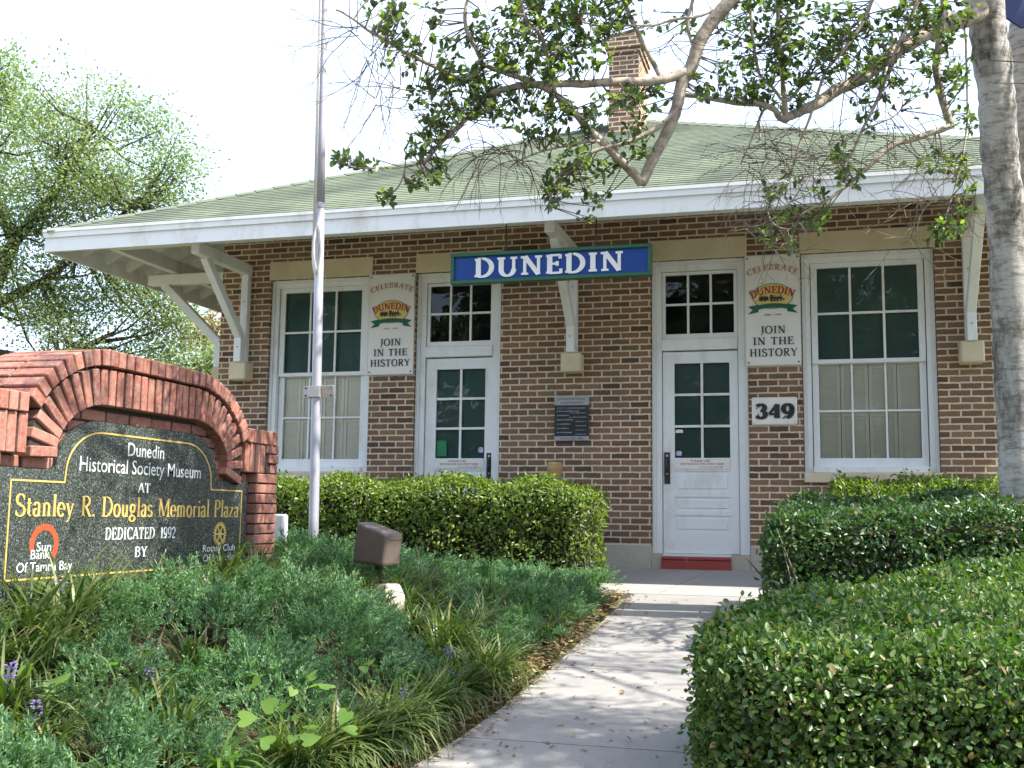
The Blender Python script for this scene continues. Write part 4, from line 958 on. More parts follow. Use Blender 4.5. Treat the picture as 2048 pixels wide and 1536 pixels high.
def fr(hw, z, off_=0): return [Vector((fb.x-.015, fb.y, z))+ex*a*hw+ey*b_*hw for a, b_ in ((-1, -1), (1, -1), (1, 1), (-1, 1))]
mb.add(fr(.098, fb.z-.40)+fr(.092, fb.z-.02)+fr(.066, fb.z+.055), [(3, 2, 1, 0), (8, 9, 10, 11)]+[(i+4*k, (i+1) % 4+4*k, (i+1) % 4+4*k+4, i+4*k+4) for k in (0, 1) for i in range(4)])
h = mb.build('base', 'plinth', T); bevel_obj(h, .012, 2)
# navy plate at the top right corner
D = 4.6; c = Vector(atD(2010, 0, D)); ex = Vector((cy_, sy_, 0)); u = (0, 0, 1)
T = thing('street_sign', 'dark navy blue sign plate with cut corners at the upper right beside the trunk', 'sign', (c.x+.34, c.y, gz(c.x, c.y)))
w = .68; zb = atD(2040, 60, D)[2]; 
pl_ = [(.06, 0), (w-.06, 0), (w, .04), (w, .62), (w-.06, .66), (.06, .66), (0, .62), (0, .04)]
mb = MB(); mb.prism(pl_, Vector((c.x, c.y, zb)), ex, u, Vector((sy_, -cy_, 0)), .012); mb.build('plate', 'navy', T)
mb = MB(); p0 = Vector((c.x, c.y, 0))+ex*w/2+Vector((-sy_, cy_, 0))*.035; mb.tube([(p0.x, p0.y, gz(c.x, c.y)-.3), (p0.x, p0.y, zb+.6)], .03, 12); mb.build('post', 'galv', T)

# ================================================================== HEDGES
def poly_data(poly):
    P = np.array(poly, float); Q = np.roll(P, -1, 0); e = Q-P; L = np.linalg.norm(e, axis=1); n = np.stack([e[:, 1], -e[:, 0]], 1)/L[:, None]
    return P, Q, e, L, n
def inpoly(x, y, P):
    r = np.zeros(len(x), bool); j = len(P)-1
    for i in range(len(P)):
        c = (P[i, 1] > y) != (P[j, 1] > y)
        r ^= c & (x < (P[j, 0]-P[i, 0])*(y-P[i, 1])/(P[j, 1]-P[i, 1]+1e-12)+P[i, 0]); j = i
    return r
def edist(x, y, P, e, L):
    d = np.full(len(x), 9.)
    for i in range(len(P)):
        t = np.clip(((x-P[i, 0])*e[i, 0]+(y-P[i, 1])*e[i, 1])/L[i]**2, 0, 1)
        d = np.minimum(d, np.hypot(x-P[i, 0]-t*e[i, 0], y-P[i, 1]-t*e[i, 1]))
    return d
def vnoise(P, s, seed=0.):
    """cheap smooth noise (sum of sines)"""
    x, y, z = P[:, 0]*s+seed, P[:, 1]*s+seed*1.7, P[:, 2]*s-seed
    return (np.sin(x*1.7+1.3*np.sin(y*1.1+z))+np.sin(y*1.9+1.1*np.sin(z*1.3+x*.7))+np.sin(z*2.1+1.2*np.sin(x*1.2+y*.6)))/3
def hedge(name, label, poly, zt, gbase, mat, L, Wd, dens, r=.18, nb=60, bumpy=.05, skirt=0.0, sides=None, seed=1, thin=None):
    """poly counter-clockwise; zt(x,y) top height ; gbase(x,y) ground"""
    rng = np.random.default_rng(seed)
    P, Q, e, Ls, nrm = poly_data(poly)
    x0, y0 = P.min(0); x1, y1 = P.max(0)
    n = int((x1-x0)*(y1-y0)*dens)
    x = rng.uniform(x0, x1, n); y = rng.uniform(y0, y1, n); k = inpoly(x, y, P); x, y = x[k], y[k]
    d = edist(x, y, P, e, Ls); rr = np.minimum(d, r); drop = r-np.sqrt(np.maximum(0, r*r-(r-rr)**2))
    top = np.stack([x, y, zt(x, y)-drop], 1)
    # outward tilt near the edges
    eps = .02; gx_ = edist(x+eps, y, P, e, Ls)-edist(x-eps, y, P, e, Ls); gy_ = edist(x, y+eps, P, e, Ls)-edist(x, y-eps, P, e, Ls)
    g = np.stack([-gx_, -gy_, np.zeros(len(x))], 1); g = unit(g)*((r-rr)/r)[:, None]*1.4; nt = unit(g+np.array([0, 0, 1.]))
    kt = d > r*.75; S_, SN = [top[kt]], [nt[kt]]
    for i in range(len(P)):
        if sides is not None and i not in sides: continue
        m = int(Ls[i]*r*1.57*dens); t = rng.uniform(0, 1, m); ph = rng.uniform(0, math.pi/2, m)
        px = P[i, 0]+e[i, 0]*t-nrm[i, 0]*r*(1-np.cos(ph)); py = P[i, 1]+e[i, 1]*t-nrm[i, 1]*r*(1-np.cos(ph))
        S_.append(np.stack([px, py, zt(px, py)-r+r*np.sin(ph)], 1)); SN.append(np.stack([nrm[i, 0]*np.cos(ph), nrm[i, 1]*np.cos(ph), np.sin(ph)+.05], 1))
    for i in range(len(P)):
        if sides is not None and i not in sides: continue
        hh = 1.0; m = int(Ls[i]*hh*dens)
        t = rng.uniform(0, 1, m); px = P[i, 0]+e[i, 0]*t; py = P[i, 1]+e[i, 1]*t; g0 = gbase(px, py); z1_ = zt(px, py)-r
        keep = rng.uniform(0, 1, m) < np.clip((z1_-g0)/hh, 0, 1); px, py, g0, z1_ = px[keep], py[keep], g0[keep], z1_[keep]
        z = g0+skirt+(z1_-g0-skirt)*rng.uniform(0, 1, len(px))**.85
        S_.append(np.stack([px, py, z], 1)); SN.append(np.broadcast_to(np.array([nrm[i, 0], nrm[i, 1], .25]), (len(px), 3)))
    Pp = np.concatenate(S_); Nn = unit(np.concatenate(SN))
    if thin is not None:
        k = rng.uniform(0, 1, len(Pp)) < thin(Pp); Pp, Nn = Pp[k], Nn[k]
    Pp = Pp+Nn*(bumpy*vnoise(Pp, 5.5, seed)+bumpy*.5*vnoise(Pp, 14, seed+3)-rng.uniform(0, 1, len(Pp))**1.6*.09+.01)[:, None]
    # shoots standing proud
    sh = rng.uniform(0, 1, len(Pp)) < .07; Pp[sh] += Nn[sh]*rng.uniform(.015, .06, (sh.sum(), 1))
    D = unit(Nn*rng.uniform(.2, .9, (len(Pp), 1))+rng.normal(0, .75, (len(Pp), 3))); hint = unit(Nn+rng.normal(0, .62, (len(Pp), 3)))
    sc = rng.uniform(.65, 1.25, len(Pp))
    V, F = leaves(Pp, D, hint, L*sc, Wd*sc*rng.uniform(.8, 1.15, len(Pp)))
    c = P.mean(0); T = thing(name, label, 'hedge', (float(c[0]), float(c[1]), float(gbase(c[:1], c[1:])[0])))
    npmesh('foliage', V, F, mat, T)
    # branches, and a near-black core painted for the shaded interior
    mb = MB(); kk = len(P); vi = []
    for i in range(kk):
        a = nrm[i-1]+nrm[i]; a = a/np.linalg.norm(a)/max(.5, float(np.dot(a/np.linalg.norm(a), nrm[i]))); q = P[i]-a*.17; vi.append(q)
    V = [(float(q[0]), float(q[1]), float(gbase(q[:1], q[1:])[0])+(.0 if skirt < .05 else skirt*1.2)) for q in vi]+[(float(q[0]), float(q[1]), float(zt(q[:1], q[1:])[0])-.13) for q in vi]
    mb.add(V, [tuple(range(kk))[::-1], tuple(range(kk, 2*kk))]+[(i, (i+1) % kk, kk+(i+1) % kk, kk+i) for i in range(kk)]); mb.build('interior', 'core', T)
    mb = MB(); r2 = random.Random(seed)
    for b in range(nb):
        i = r2.randrange(kk) if sides is None else r2.choice(list(sides)); t = r2.random(); p = P[i]+e[i]*t; q = p-nrm[i]*r2.uniform(.12, .25); g0 = float(gbase(q[:1], q[1:])[0]); z2 = float(zt(p[:1], p[1:])[0])
        a = Vector((q[0]+r2.uniform(-.1, .1), q[1]+r2.uniform(-.1, .1), g0)); m = Vector((q[0], q[1], g0+(z2-g0)*r2.uniform(.3, .6))); f = Vector((p[0]-nrm[i][0]*.06, p[1]-nrm[i][1]*.06, g0+(z2-g0)*r2.uniform(.5, .92)))+Vector((r2.uniform(-.15, .15), r2.uniform(-.1, .1), 0))
        mb.tube([a, m, f], [.010, .007, .003], 5)
    mb.build('branches', 'twig', T, True); return T
gv = lambda x, y: SL*np.clip(np.asarray(y, float), -12, 0)
# near right hedge
hedge('clipped_hedge', 'large rounded clipped hedge filling the lower right corner beside the path', [(2.00, -6.75), (2.12, -7.0), (2.4, -7.12), (6.2, -7.2), (6.2, -3.4), (3.9, -3.65), (2.95, -4.65), (2.40, -5.45), (2.10, -5.95), (1.98, -6.3)],
      lambda x, y: gv(x, y)+.665+.02*np.sin(x*3+y*2), gv, 'leaf_front', .033, .0175, 7600, .15, 40, .032, sides=(0, 1, 2, 4, 5, 6, 7, 8, 9), seed=21)
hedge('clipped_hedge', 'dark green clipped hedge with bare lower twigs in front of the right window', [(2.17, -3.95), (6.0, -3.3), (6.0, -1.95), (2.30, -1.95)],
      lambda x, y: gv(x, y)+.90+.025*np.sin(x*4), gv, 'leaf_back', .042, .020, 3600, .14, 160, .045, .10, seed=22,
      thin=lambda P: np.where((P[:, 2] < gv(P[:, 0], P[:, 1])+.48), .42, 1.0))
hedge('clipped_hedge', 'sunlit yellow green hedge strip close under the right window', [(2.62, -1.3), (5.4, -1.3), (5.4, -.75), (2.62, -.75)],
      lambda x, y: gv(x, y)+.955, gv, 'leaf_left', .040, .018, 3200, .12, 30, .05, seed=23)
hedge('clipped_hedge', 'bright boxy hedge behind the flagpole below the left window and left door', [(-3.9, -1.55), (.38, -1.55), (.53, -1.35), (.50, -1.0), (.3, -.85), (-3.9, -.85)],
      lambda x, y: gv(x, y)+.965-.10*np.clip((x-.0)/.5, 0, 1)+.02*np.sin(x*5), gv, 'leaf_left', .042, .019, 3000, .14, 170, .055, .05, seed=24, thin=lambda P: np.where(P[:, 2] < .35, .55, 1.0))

# ================================================================== PLANTING BED
rng = np.random.default_rng(31)
BZ = np.vectorize(bedz)
LILY = [(20, 1190), (60, 1215), (110, 1200), (30, 1250), (85, 1262), (140, 1235), (20, 1310), (75, 1320), (120, 1300), (170, 1190), (215, 1195), (10, 1400), (50, 1430), (90, 1455), (20, 1500),
        (330, 1165), (300, 1178), (450, 1160), (420, 1185), (500, 1175), (560, 1170), (610, 1178), (650, 1185), (690, 1190), (640, 1215), (720, 1210), (600, 1150), (540, 1195),
        (830, 1195), (800, 1180), (860, 1205), (780, 1215), (850, 1170), (740, 1240), (820, 1245), (890, 1260), (870, 1290), (930, 1290), (900, 1325), (960, 1320), (930, 1355), (1000, 1330), (1010, 1360),
        (960, 1380), (1045, 1315), (1075, 1330), (880, 1370), (840, 1385), (1190, 1245), (1165, 1240), (1215, 1225),
        (800, 1420), (850, 1430), (900, 1440), (760, 1450), (700, 1480), (740, 1500), (790, 1490), (840, 1490), (680, 1530), (720, 1540), (770, 1540), (820, 1510), (640, 1500), (600, 1545), (870, 1460), (550, 1500),
        (380, 1330), (430, 1340), (300, 1395), (340, 1470), (90, 1520), (560, 1130), (1030, 1225), (960, 1240), (1000, 1200)]
BIG = [(445, 1490)]
r2 = random.Random(4)
LILY = LILY+[(u+r2.uniform(-34, 34), v+r2.uniform(-14, 16)) for u, v in LILY if not (u < 250 and v > 1380) and u < 1150]
lp = []
for (u, v) in LILY:
    p = bedhit(u, v+14, .10); lp.append((p[0], p[1]))
lp = np.array(lp)
lp[:, 0] = np.minimum(lp[:, 0], np.array([float(xl(b)) for b in lp[:, 1]])-.20)
# juniper: feathery plumes, each a fan of needle tufts
n0 = 13000
x = rng.uniform(-2.8, .86, n0); y = rng.uniform(-8.9, -1.55, n0)
edge = np.array([float(xl(b)) for b in y])
k = x < edge-.14-.14*rng.random(n0)
k &= ~((x < -.98) & (x > -1.66) & (y < -4.35) & (y > -7.6)); k &= ~((x < -1.3) & (y < -4.4))
k &= ~((np.hypot(x+.02, y+4.8) < .20))
x, y = x[k], y[k]
dl = np.min(np.hypot(x[:, None]-lp[None, :, 0], y[:, None]-lp[None, :, 1]), 1)
k = (dl > .16) | (rng.random(len(x)) < .12); x, y, dl = x[k], y[k], dl[k]
nbg = 420; gx0 = rng.uniform(-2.8, .9, nbg); gy0 = rng.uniform(-8.9, -1.5, nbg); gR = rng.uniform(.15, .30, nbg); gH = rng.uniform(.05, .36, nbg)
dq = np.hypot(x[:, None]-gx0[None], y[:, None]-gy0[None])/gR[None]
hq = gH[None]*np.sqrt(np.maximum(0, 1-dq**2)); jb = np.argmax(hq, 1); hb_ = hq[np.arange(len(x)), jb]
ed = np.clip((np.array([float(xl(b)) for b in y])-x-.1)/.5, 0, 1)
far = np.clip((y+5.0)/1.2, 0, 1)*np.clip((x+1.6)/.6, 0, 1)
damp = (1-.55*np.clip((-.25-x)/.5, 0, 1)*np.clip((y+7.0)/.8, 0, 1))*(.35+.65*ed)*np.clip((dl-.05)/.25, .3, 1)*(1-.68*far)*np.where(np.hypot(x+.02, y+4.8) < .50, .30, 1)
H = (.07+hb_)*damp
base = np.stack([x, y, BZ(x, y)+H*rng.uniform(.72, 1.0, len(x))], 1)
ox_ = (x-gx0[jb])/gR[jb]; oy_ = (y-gy0[jb])/gR[jb]
axis = unit(np.stack([ox_*1.1+rng.normal(.10, .30, len(x)), oy_*1.1+rng.normal(-.15, .30, len(x)), rng.uniform(.35, .9, len(x))], 1))
pl_n = 9; nd = 16
ip = np.repeat(np.arange(len(x)), pl_n); tp = rng.uniform(.1, 1, len(ip)); pl_len = (rng.uniform(.10, .21, len(x)))[ip]
sp = rng.normal(0, 1, (len(ip), 3))*(.028*(1.2-.9*tp))[:, None]
tb = base[ip]+axis[ip]*(tp*pl_len)[:, None]+sp
ta = unit(axis[ip]*1.0+sp*9+rng.normal(0, .18, (len(ip), 3)))
idx = np.repeat(np.arange(len(ip)), nd); t = rng.uniform(0, 1, len(idx)); tl = rng.uniform(.03, .065, len(ip))[idx]
P_ = tb[idx]+ta[idx]*(t*tl)[:, None]+rng.normal(0, .004, (len(idx), 3))
Dd = unit(ta[idx]*1.1+rng.normal(0, .42, (len(idx), 3)))
Lb = rng.uniform(.012, .026, len(idx))
X_ = unit(np.cross(Dd, rng.normal(0, 1, Dd.shape))); wv = (rng.uniform(.0046, .0074, len(idx)))[:, None]
V = np.stack([P_-X_*wv*.5, P_+X_*wv*.5, P_+Dd*Lb[:, None]*.7+X_*wv*.42, P_+Dd*Lb[:, None]], 1).reshape(-1, 3)
F = (np.arange(len(idx))*4)[:, None]+np.arange(4)[None, :]
JU = npmesh('juniper_ground_cover', V, F, 'juniper', None, False); tag(JU, 'low feathery blue green juniper spreading over the planting bed', 'ground cover', None, 'stuff')
mb = MB(); r2 = random.Random(8)
for i in r2.sample(range(len(x)), 450):
    b_ = base[i]; mb.tube([(b_[0]-axis[i][0]*.2, b_[1]-axis[i][1]*.15, BZ(b_[0], b_[1])-.01), tuple(b_+axis[i]*.06)], [.006, .002], 4, False)
o = mb.build('juniper_stems', 'twig'); tag(o, 'thin brown woody stems beneath the juniper sprays', 'stems', None, 'stuff')

# lilyturf clumps
def clump_mesh(seed, nbl=46, Lm=.30, w=.0105, flower=False):
    r = np.random.default_rng(seed); Vs = []; Fs = []; k = 0
    for i in range(nbl):
        a = r.uniform(0, 2*math.pi); lean = r.uniform(.35, 1.5); L = Lm*r.uniform(.6, 1.15); d = np.array([math.cos(a), math.sin(a), 0]); s = np.array([-d[1], d[0], 0])
        p = np.array([r.normal(0, .018), r.normal(0, .018), 0.]); th = math.pi/2-lean*.35; row = []
        for j in range(6):
            t = j/5; ww = w*(1-.85*t**2.2)*(.7+.6*min(1, t*3)); row.append((p-s*ww/2, p+s*ww/2)); th -= lean*.42; p = p+(d*math.cos(th)+np.array([0, 0, 1])*math.sin(th))*L/5
        for a_, b_ in row: Vs += [a_, b_]
        for j in range(5): Fs.append((k+2*j, k+2*j+1, k+2*j+3, k+2*j+2))
        k += 12
    return np.array(Vs), np.array(Fs)
def raw(name, V, F, m):
    o = npmesh(name, V, F, m); me = o.data; bpy.data.objects.remove(o); return me
CM = [raw('lilyturf_clump', *clump_mesh(40+i, 76, .25+.03*(i % 3), .0085), 'lily') for i in range(6)]
def petal_mesh(seed):
    r = np.random.default_rng(seed); n = 26; z = r.uniform(.10, .16, n); a = r.uniform(0, 6.28, n); P = np.stack([.008*np.cos(a), .008*np.sin(a), z], 1)
    D = np.stack([np.cos(a), np.sin(a), r.uniform(-.2, .8, n)], 1); V, F = leaves(P, D, np.array([[0, 0, 1.]])+0*P, .014, .010)
    m = MB(); m.tube([(0, 0, 0), (.01, 0, .15), (0, 0, .31)], [.003, .0025, .002], 5); return V, F
FM = [raw('flower_spike', *petal_mesh(60+i), 'flower') for i in range(3)]
FLOW = {5, 11, 13, 21, 33, 38, 40, 51, 69}
def where(u, v):
    if v < 1200 and u < 260: return 'at the foot of the granite sign'
    if u < 200: return 'at the left edge of the bed'
    if u < 640 and v < 1230: return 'under the monument lettering'
    if 640 <= u < 900 and v < 1260: return 'around the floodlight block'
    if u > 1140: return 'where the bed meets the far end of the path'
    if v > 1400 and u > 500: return 'overhanging the near end of the path'
    if u > 860: return 'along the path edge beyond the shadow'
    return 'among the junipers in mid bed'
r2 = random.Random(12); cnt = {}
for i, (u, v) in enumerate(LILY):
    p = (lp[i][0], lp[i][1]); w_ = where(u, v); fl = i in FLOW
    o = bpy.data.objects.new('lilyturf', CM[i % 6]); o.location = (p[0], p[1], bedz(p[0], p[1])+.02+.05*sstep((float(xl(p[1]))-p[0]-.2)/.4)); o.rotation_euler = (r2.uniform(-.15, .15), r2.uniform(-.15, .15), r2.uniform(0, 6.28)); s = r2.uniform(.9, 1.4); o.scale = (s, s, s*r2.uniform(.85, 1.1)); link(o)
    tag(o, ('arching lilyturf clump with a violet flower spike '+w_) if fl else ('arching strap leaved green lilyturf clump '+w_), 'plant', 'lilyturf clumps '+w_+(' in flower' if fl else ''))
    if fl:
        f = bpy.data.objects.new('flower_spike', FM[i % 3]); f.location = (0, 0, .0); f.rotation_euler = (r2.uniform(-.35, .35), r2.uniform(-.35, .35), r2.uniform(0, 6)); link(f, o)
bm_ = raw('star_clump', *clump_mesh(99, 40, .27, .017), 'vine')
p = bedhit(445, 1500, .22); o = bpy.data.objects.new('star_plant', bm_); o.location = (p[0], p[1], bedz(p[0], p[1])+.13); link(o); tag(o, 'pale yellow green star shaped strap leaf plant near the bottom of the bed', 'plant')
# vine with heart shaped leaves
def heart(seed, n=5, spread=.16, s=.06):
    r = np.random.default_rng(seed); mbv, mbf = [], []; k = 0; st = MB()
    for i in range(n):
        c = np.array([r.normal(0, spread), r.normal(0, spread), r.uniform(.0, .08)]); up = unit(np.array([r.normal(0, .5), r.normal(-.5, .4), 1.])); a = r.uniform(0, 6.28); fx = unit(np.cross(up, np.array([math.cos(a), math.sin(a), .2]))); fy = np.cross(up, fx); ss = s*r.uniform(.7, 1.25)
        out = [(0, .10), (.22, .30), (.46, .22), (.52, -.08), (.36, -.42), (0, -.85)]
        pts = [c+fy*.02]+[c+(fx*a_+fy*b_)*ss+up*(.10*abs(a_)*ss) for a_, b_ in out]+[c+(-fx*a_+fy*b_)*ss+up*(.10*abs(a_)*ss) for a_, b_ in out[-2:0:-1]]
        pts[0] = c+fy*(-.25*ss)
        mbv += pts; m = len(pts)-1
        mbf += [(k, k+1+j, k+1+(j+1) % m) for j in range(m)]; k += len(pts)
    return np.array(mbv), np.array(mbf)
for i, (u, v, n, lab) in enumerate([(620, 1450, 6, 'bright heart leaved vine sprig beside the lower path edge'), (520, 1375, 5, 'heart leaved vine sprig amid the middle junipers'), (425, 1500, 4, 'small heart leaved vine sprig by the star shaped plant'), (160, 1370, 6, 'dull green heart leaved vine at the lower left'), (660, 1360, 4, 'heart leaved vine sprig near the violet flower'), (575, 1410, 5, 'yellow green heart leaved vine sprig low in the junipers'), (560, 1520, 3, 'heart leaved vine sprig at the bottom edge of the picture')]):
    p = bedhit(u, v, .27); m = raw('vine_leaves', *heart(200+i, n), 'vine'); o = bpy.data.objects.new('heart_leaf_vine', m); o.location = (p[0], p[1], p[2]); link(o); tag(o, lab, 'vine')
# dry litter along the path edge
n = 2600; y = rng.uniform(-7.6, -1.7, n); x = np.array([float(xl(b)) for b in y])-.12+rng.normal(0, .09, n)
z = np.where(x > np.array([float(xl(b)) for b in y]), SL*y+.003, BZ(x, y)+.006)+rng.uniform(0, .015, n)
V, F = leaves(np.stack([x, y, z], 1), np.stack([rng.normal(0, 1, n), rng.normal(0, 1, n), rng.normal(0, .18, n)], 1), np.stack([rng.normal(0, .3, n), rng.normal(0, .3, n), np.ones(n)], 1), rng.uniform(.02, .05, n), rng.uniform(.010, .020, n), .3, -.1)
o = npmesh('leaf_litter', V, F, 'litter'); tag(o, 'dry brown fallen leaves along the edge of the concrete path', 'leaf litter', None, 'stuff')
n = 150; y = rng.uniform(-7.6, -1.7, n); x = rng.uniform(.9, 2.0, n)
V, F = leaves(np.stack([x, y, SL*y+.004], 1), np.stack([rng.normal(0, 1, n), rng.normal(0, 1, n), rng.normal(.05, .1, n)], 1), np.stack([rng.normal(0, .2, n), rng.normal(0, .2, n), np.ones(n)], 1), rng.uniform(.02, .045, n), rng.uniform(.010, .018, n), .3, -.1)
o = npmesh('fallen_leaves', V, F, 'litter'); tag(o, 'scattered single dry leaves lying on the path', 'leaf litter', None, 'stuff')
# sword leaved plant behind the right hedge
T = thing('sword_leaf_plant', 'pale sword leaved plant poking above the hedge under the right window', 'plant', (3.3, -1.6, -.15))
for (u, v, u2, v2) in ((1905, 1000, 1875, 940), (1925, 1000, 1912, 932), (1890, 1000, 1858, 962)):
    a, b = Vector(atD(u, v, 9.0)), Vector(atD(u2, v2, 8.9)); a.z = -.1
    mb = MB(); d = Vector((1, .2, 0)).normalized(); m_ = a.lerp(b, .6)+Vector((0, .03, 0))
    mb.add([a-d*.02, a+d*.02, m_+d*.028+Vector((0, -.008, 0)), b, m_-d*.028+Vector((0, -.008, 0)), m_+Vector((0, .01, 0)), a+Vector((0, .01, 0))], [(0, 6, 5, 4), (6, 1, 2, 5), (5, 2, 3), (4, 5, 3)]); mb.build('leaf', 'sword', T)

# ================================================================== STREET TREE (right) with limbs
TR = thing('shade_tree', 'pale barked twin trunk tree at the right whose leafy limbs hang over the roof', 'tree', (3.95, -2.45, -.2))
def trk(pts, name='trunk', n=20, mat='bark', parent=None):
    mb = MB(); P3 = []; Rr = []
    for u, v, r_, D in pts: P3.append(Vector(atD(u, v, D))); Rr.append(r_*D/FPX)
    # subdivide with wobble
    Q, RR = [], []
    for i in range(len(P3)-1):
        for j in range(5):
            f = j/5; Q.append(P3[i].lerp(P3[i+1], f)); RR.append((Rr[i]*(1-f)+Rr[i+1]*f)*(1+.05*math.sin(i*5+j*1.7)))
    Q.append(P3[-1]); RR.append(Rr[-1]); mb.tube(Q, RR, n); return mb.build(name, mat, parent or TR, True), P3
DT = 8.0
trk([(2046, 1180, 50, DT), (2044, 1000, 40, DT), (2032, 850, 36, DT), (2026, 700, 38, DT), (2020, 560, 36, DT), (2009, 400, 35, DT), (2000, 320, 35, DT), (1996, 250, 36, DT), (1993, 190, 34, DT), (1983, 110, 36, DT), (1974, 50, 34, DT), (1962, -60, 40, DT), (1945, -300, 34, DT-.1), (1960, -700, 24, DT-.3)])
trk([(2080, 1200, 52, DT+.12), (2074, 900, 46, DT+.15), (2066, 700, 44, DT+.2), (2060, 500, 42, DT+.25), (2056, 300, 42, DT+.25), (2058, 120, 42, DT+.25), (2072, -50, 42, DT+.25), (2110, -350, 34, DT), (2150, -700, 22, DT-.3)])
LIMBS = []
def limb(pts, D0, D1, r0, r1, mat='limb', n=8, parent=None, wob=.012, name='limb'):
    """pts pixels (u,v); depth D0->D1; radius px"""
    m = len(pts); P3 = [Vector(atD(u, v, D0+(D1-D0)*i/(m-1))) for i, (u, v) in enumerate(pts)]
    rs = [.86*(r0+(r1-r0)*i/(m-1))*(D0+(D1-D0)*i/(m-1))/FPX for i in range(m)]
    # catmull-rom
    Q, RR = [], []
    for i in range(m-1):
        p0, p1, p2, p3 = P3[max(i-1, 0)], P3[i], P3[i+1], P3[min(i+2, m-1)]
        for j in range(4):
            t = j/4; q = .5*((2*p1)+(p2-p0)*t+(2*p0-5*p1+4*p2-p3)*t*t+(3*p1-p0-3*p2+p3)*t**3)
            nv_ = noise.noise_vector(q*6)*wob; Q.append(q+nv_); RR.append((rs[i]*(1-t)+rs[i+1]*t)*(1+.06*math.sin(i*3.1+j*2.3)))
    Q.append(P3[-1]); RR.append(rs[-1]); LIMBS.append((Q, RR))
    mb = MB(); mb.tube(Q, RR, n); return mb.build(name, mat, parent or TR, True)
L1 = limb([(2000, -6), (1972, 14), (1940, 32), (1890, 48), (1830, 78), (1780, 112), (1730, 150), (1690, 172), (1650, 196), (1610, 218), (1588, 228), (1570, 240)], 8.06, 7.0, 25, 9, n=12)
limb([(1578, 236), (1560, 236), (1548, 218), (1520, 208), (1480, 205), (1430, 197), (1390, 192), (1360, 190)], 7.0, 6.9, 8, 5, n=8)
limb([(1572, 236), (1568, 200), (1565, 160), (1560, 100), (1555, 40), (1560, -60)], 7.0, 6.8, 7, 4)
L2 = limb([(1520, -120), (1490, -40), (1455, 8), (1420, 50), (1395, 95), (1382, 130), (1368, 160), (1356, 200), (1338, 255), (1315, 300), (1297, 335), (1283, 366)], 6.6, 6.6, 17, 12, n=12)
limb([(1283, 367), (1255, 335), (1217, 297), (1187, 267), (1153, 229), (1118, 195), (1088, 174), (1050, 160), (999, 140), (954, 123)], 6.6, 6.3, 11, 5, n=10)
limb([(1375, 140), (1345, 153), (1310, 163), (1240, 166), (1187, 167), (1101, 167), (1040, 172), (1000, 180), (975, 191), (948, 219), (930, 239), (879, 290), (845, 328)], 6.6, 6.2, 12, 4, n=10)
limb([(965, 133), (934, 157), (886, 140), (831, 116), (790, 92), (753, 68), (705, 38), (672, 20)], 6.35, 6.1, 6, 2.5)
limb([(845, 328), (811, 335), (742, 338), (715, 335), (691, 328)], 6.2, 6.1, 3, 1.5)
limb([(811, 338), (805, 355), (790, 380), (770, 392), (755, 405)], 6.2, 6.15, 2.4, 1.2)
limb([(965, 125), (948, 85), (934, 62), (930, 27), (937, -10), (950, -80)], 6.3, 6.3, 5, 4)
limb([(1110, 185), (1101, 126), (1091, 92), (1074, 62), (1050, 38), (1040, 0), (1030, -70)], 6.4, 6.3, 5, 4)
limb([(1362, 205), (1340, 232), (1306, 260), (1255, 284), (1207, 297), (1170, 312), (1145, 328), (1118, 350), (1105, 385), (1098, 412)], 6.6, 6.4, 7, 2)
limb([(1200, 284), (1165, 284), (1129, 290), (1081, 304), (1050, 318), (1020, 335)], 6.5, 6.4, 4, 1.5)
limb([(1325, 160), (1300, 113), (1282, 79), (1265, 45), (1250, 0), (1240, -60)], 6.6, 6.6, 6, 4)
limb([(1270, 62), (1221, 75), (1190, 88), (1153, 96), (1129, 106)], 6.6, 6.5, 4, 2)
limb([(1430, 20), (1390, 33), (1340, 41), (1289, 51), (1221, 53), (1153, 43)], 6.6, 6.4, 4, 2)
limb([(1392, 110), (1375, 50), (1385, 0), (1400, -60)], 6.6, 6.6, 4, 4)
L3 = limb([(1900, -80), (1888, 0), (1884, 36), (1876, 91), (1873, 139), (1881, 183), (1893, 225), (1902, 255)], 7.4, 7.3, 9, 9)
limb([(1904, 252), (1880, 262), (1848, 271), (1815, 281), (1789, 290), (1760, 310), (1738, 331), (1702, 364), (1675, 385), (1651, 402), (1621, 418), (1600, 430)], 7.3, 7.0, 8, 2.5)
limb([(1760, -40), (1742, 0), (1727, 40), (1687, 102), (1650, 146), (1628, 204), (1610, 263), (1592, 310), (1577, 365), (1570, 395)], 7.0, 6.9, 5, 2)
limb([(1845, -30), (1829, 18), (1789, 110), (1756, 201), (1724, 263), (1698, 318), (1668, 328), (1636, 337), (1612, 360), (1590, 395)], 7.1, 6.9, 5, 1.8)
limb([(1724, 263), (1750, 252), (1780, 238), (1803, 215)], 7.0, 7.0, 3, 1.2)
limb([(1540, 215), (1523, 222), (1508, 263), (1497, 292), (1482, 329)], 7.0, 6.9, 4, 1.5)
limb([(1515, 245), (1518, 275), (1512, 285)], 7.0, 6.95, 3, 1.5)
limb([(1620, 150), (1575, 200), (1545, 175), (1520, 150), (1510, 90), (1500, 0), (1495, -60)], 6.9, 6.8, 4, 3)
limb([(1930, 60), (1935, 200), (1928, 300), (1905, 390), (1885, 450)], 7.6, 7.3, 3, 1.5)
limb([(1577, 365), (1560, 390), (1535, 415), (1540, 440), (1560, 455), (1585, 458)], 6.9, 6.85, 2.4, 1.2)
limb([(1590, 395), (1540, 440), (1500, 455), (1465, 462)], 6.9, 6.8, 1.6, .8)
LQ = np.array([tuple(q) for Q, _ in LIMBS for q in Q])
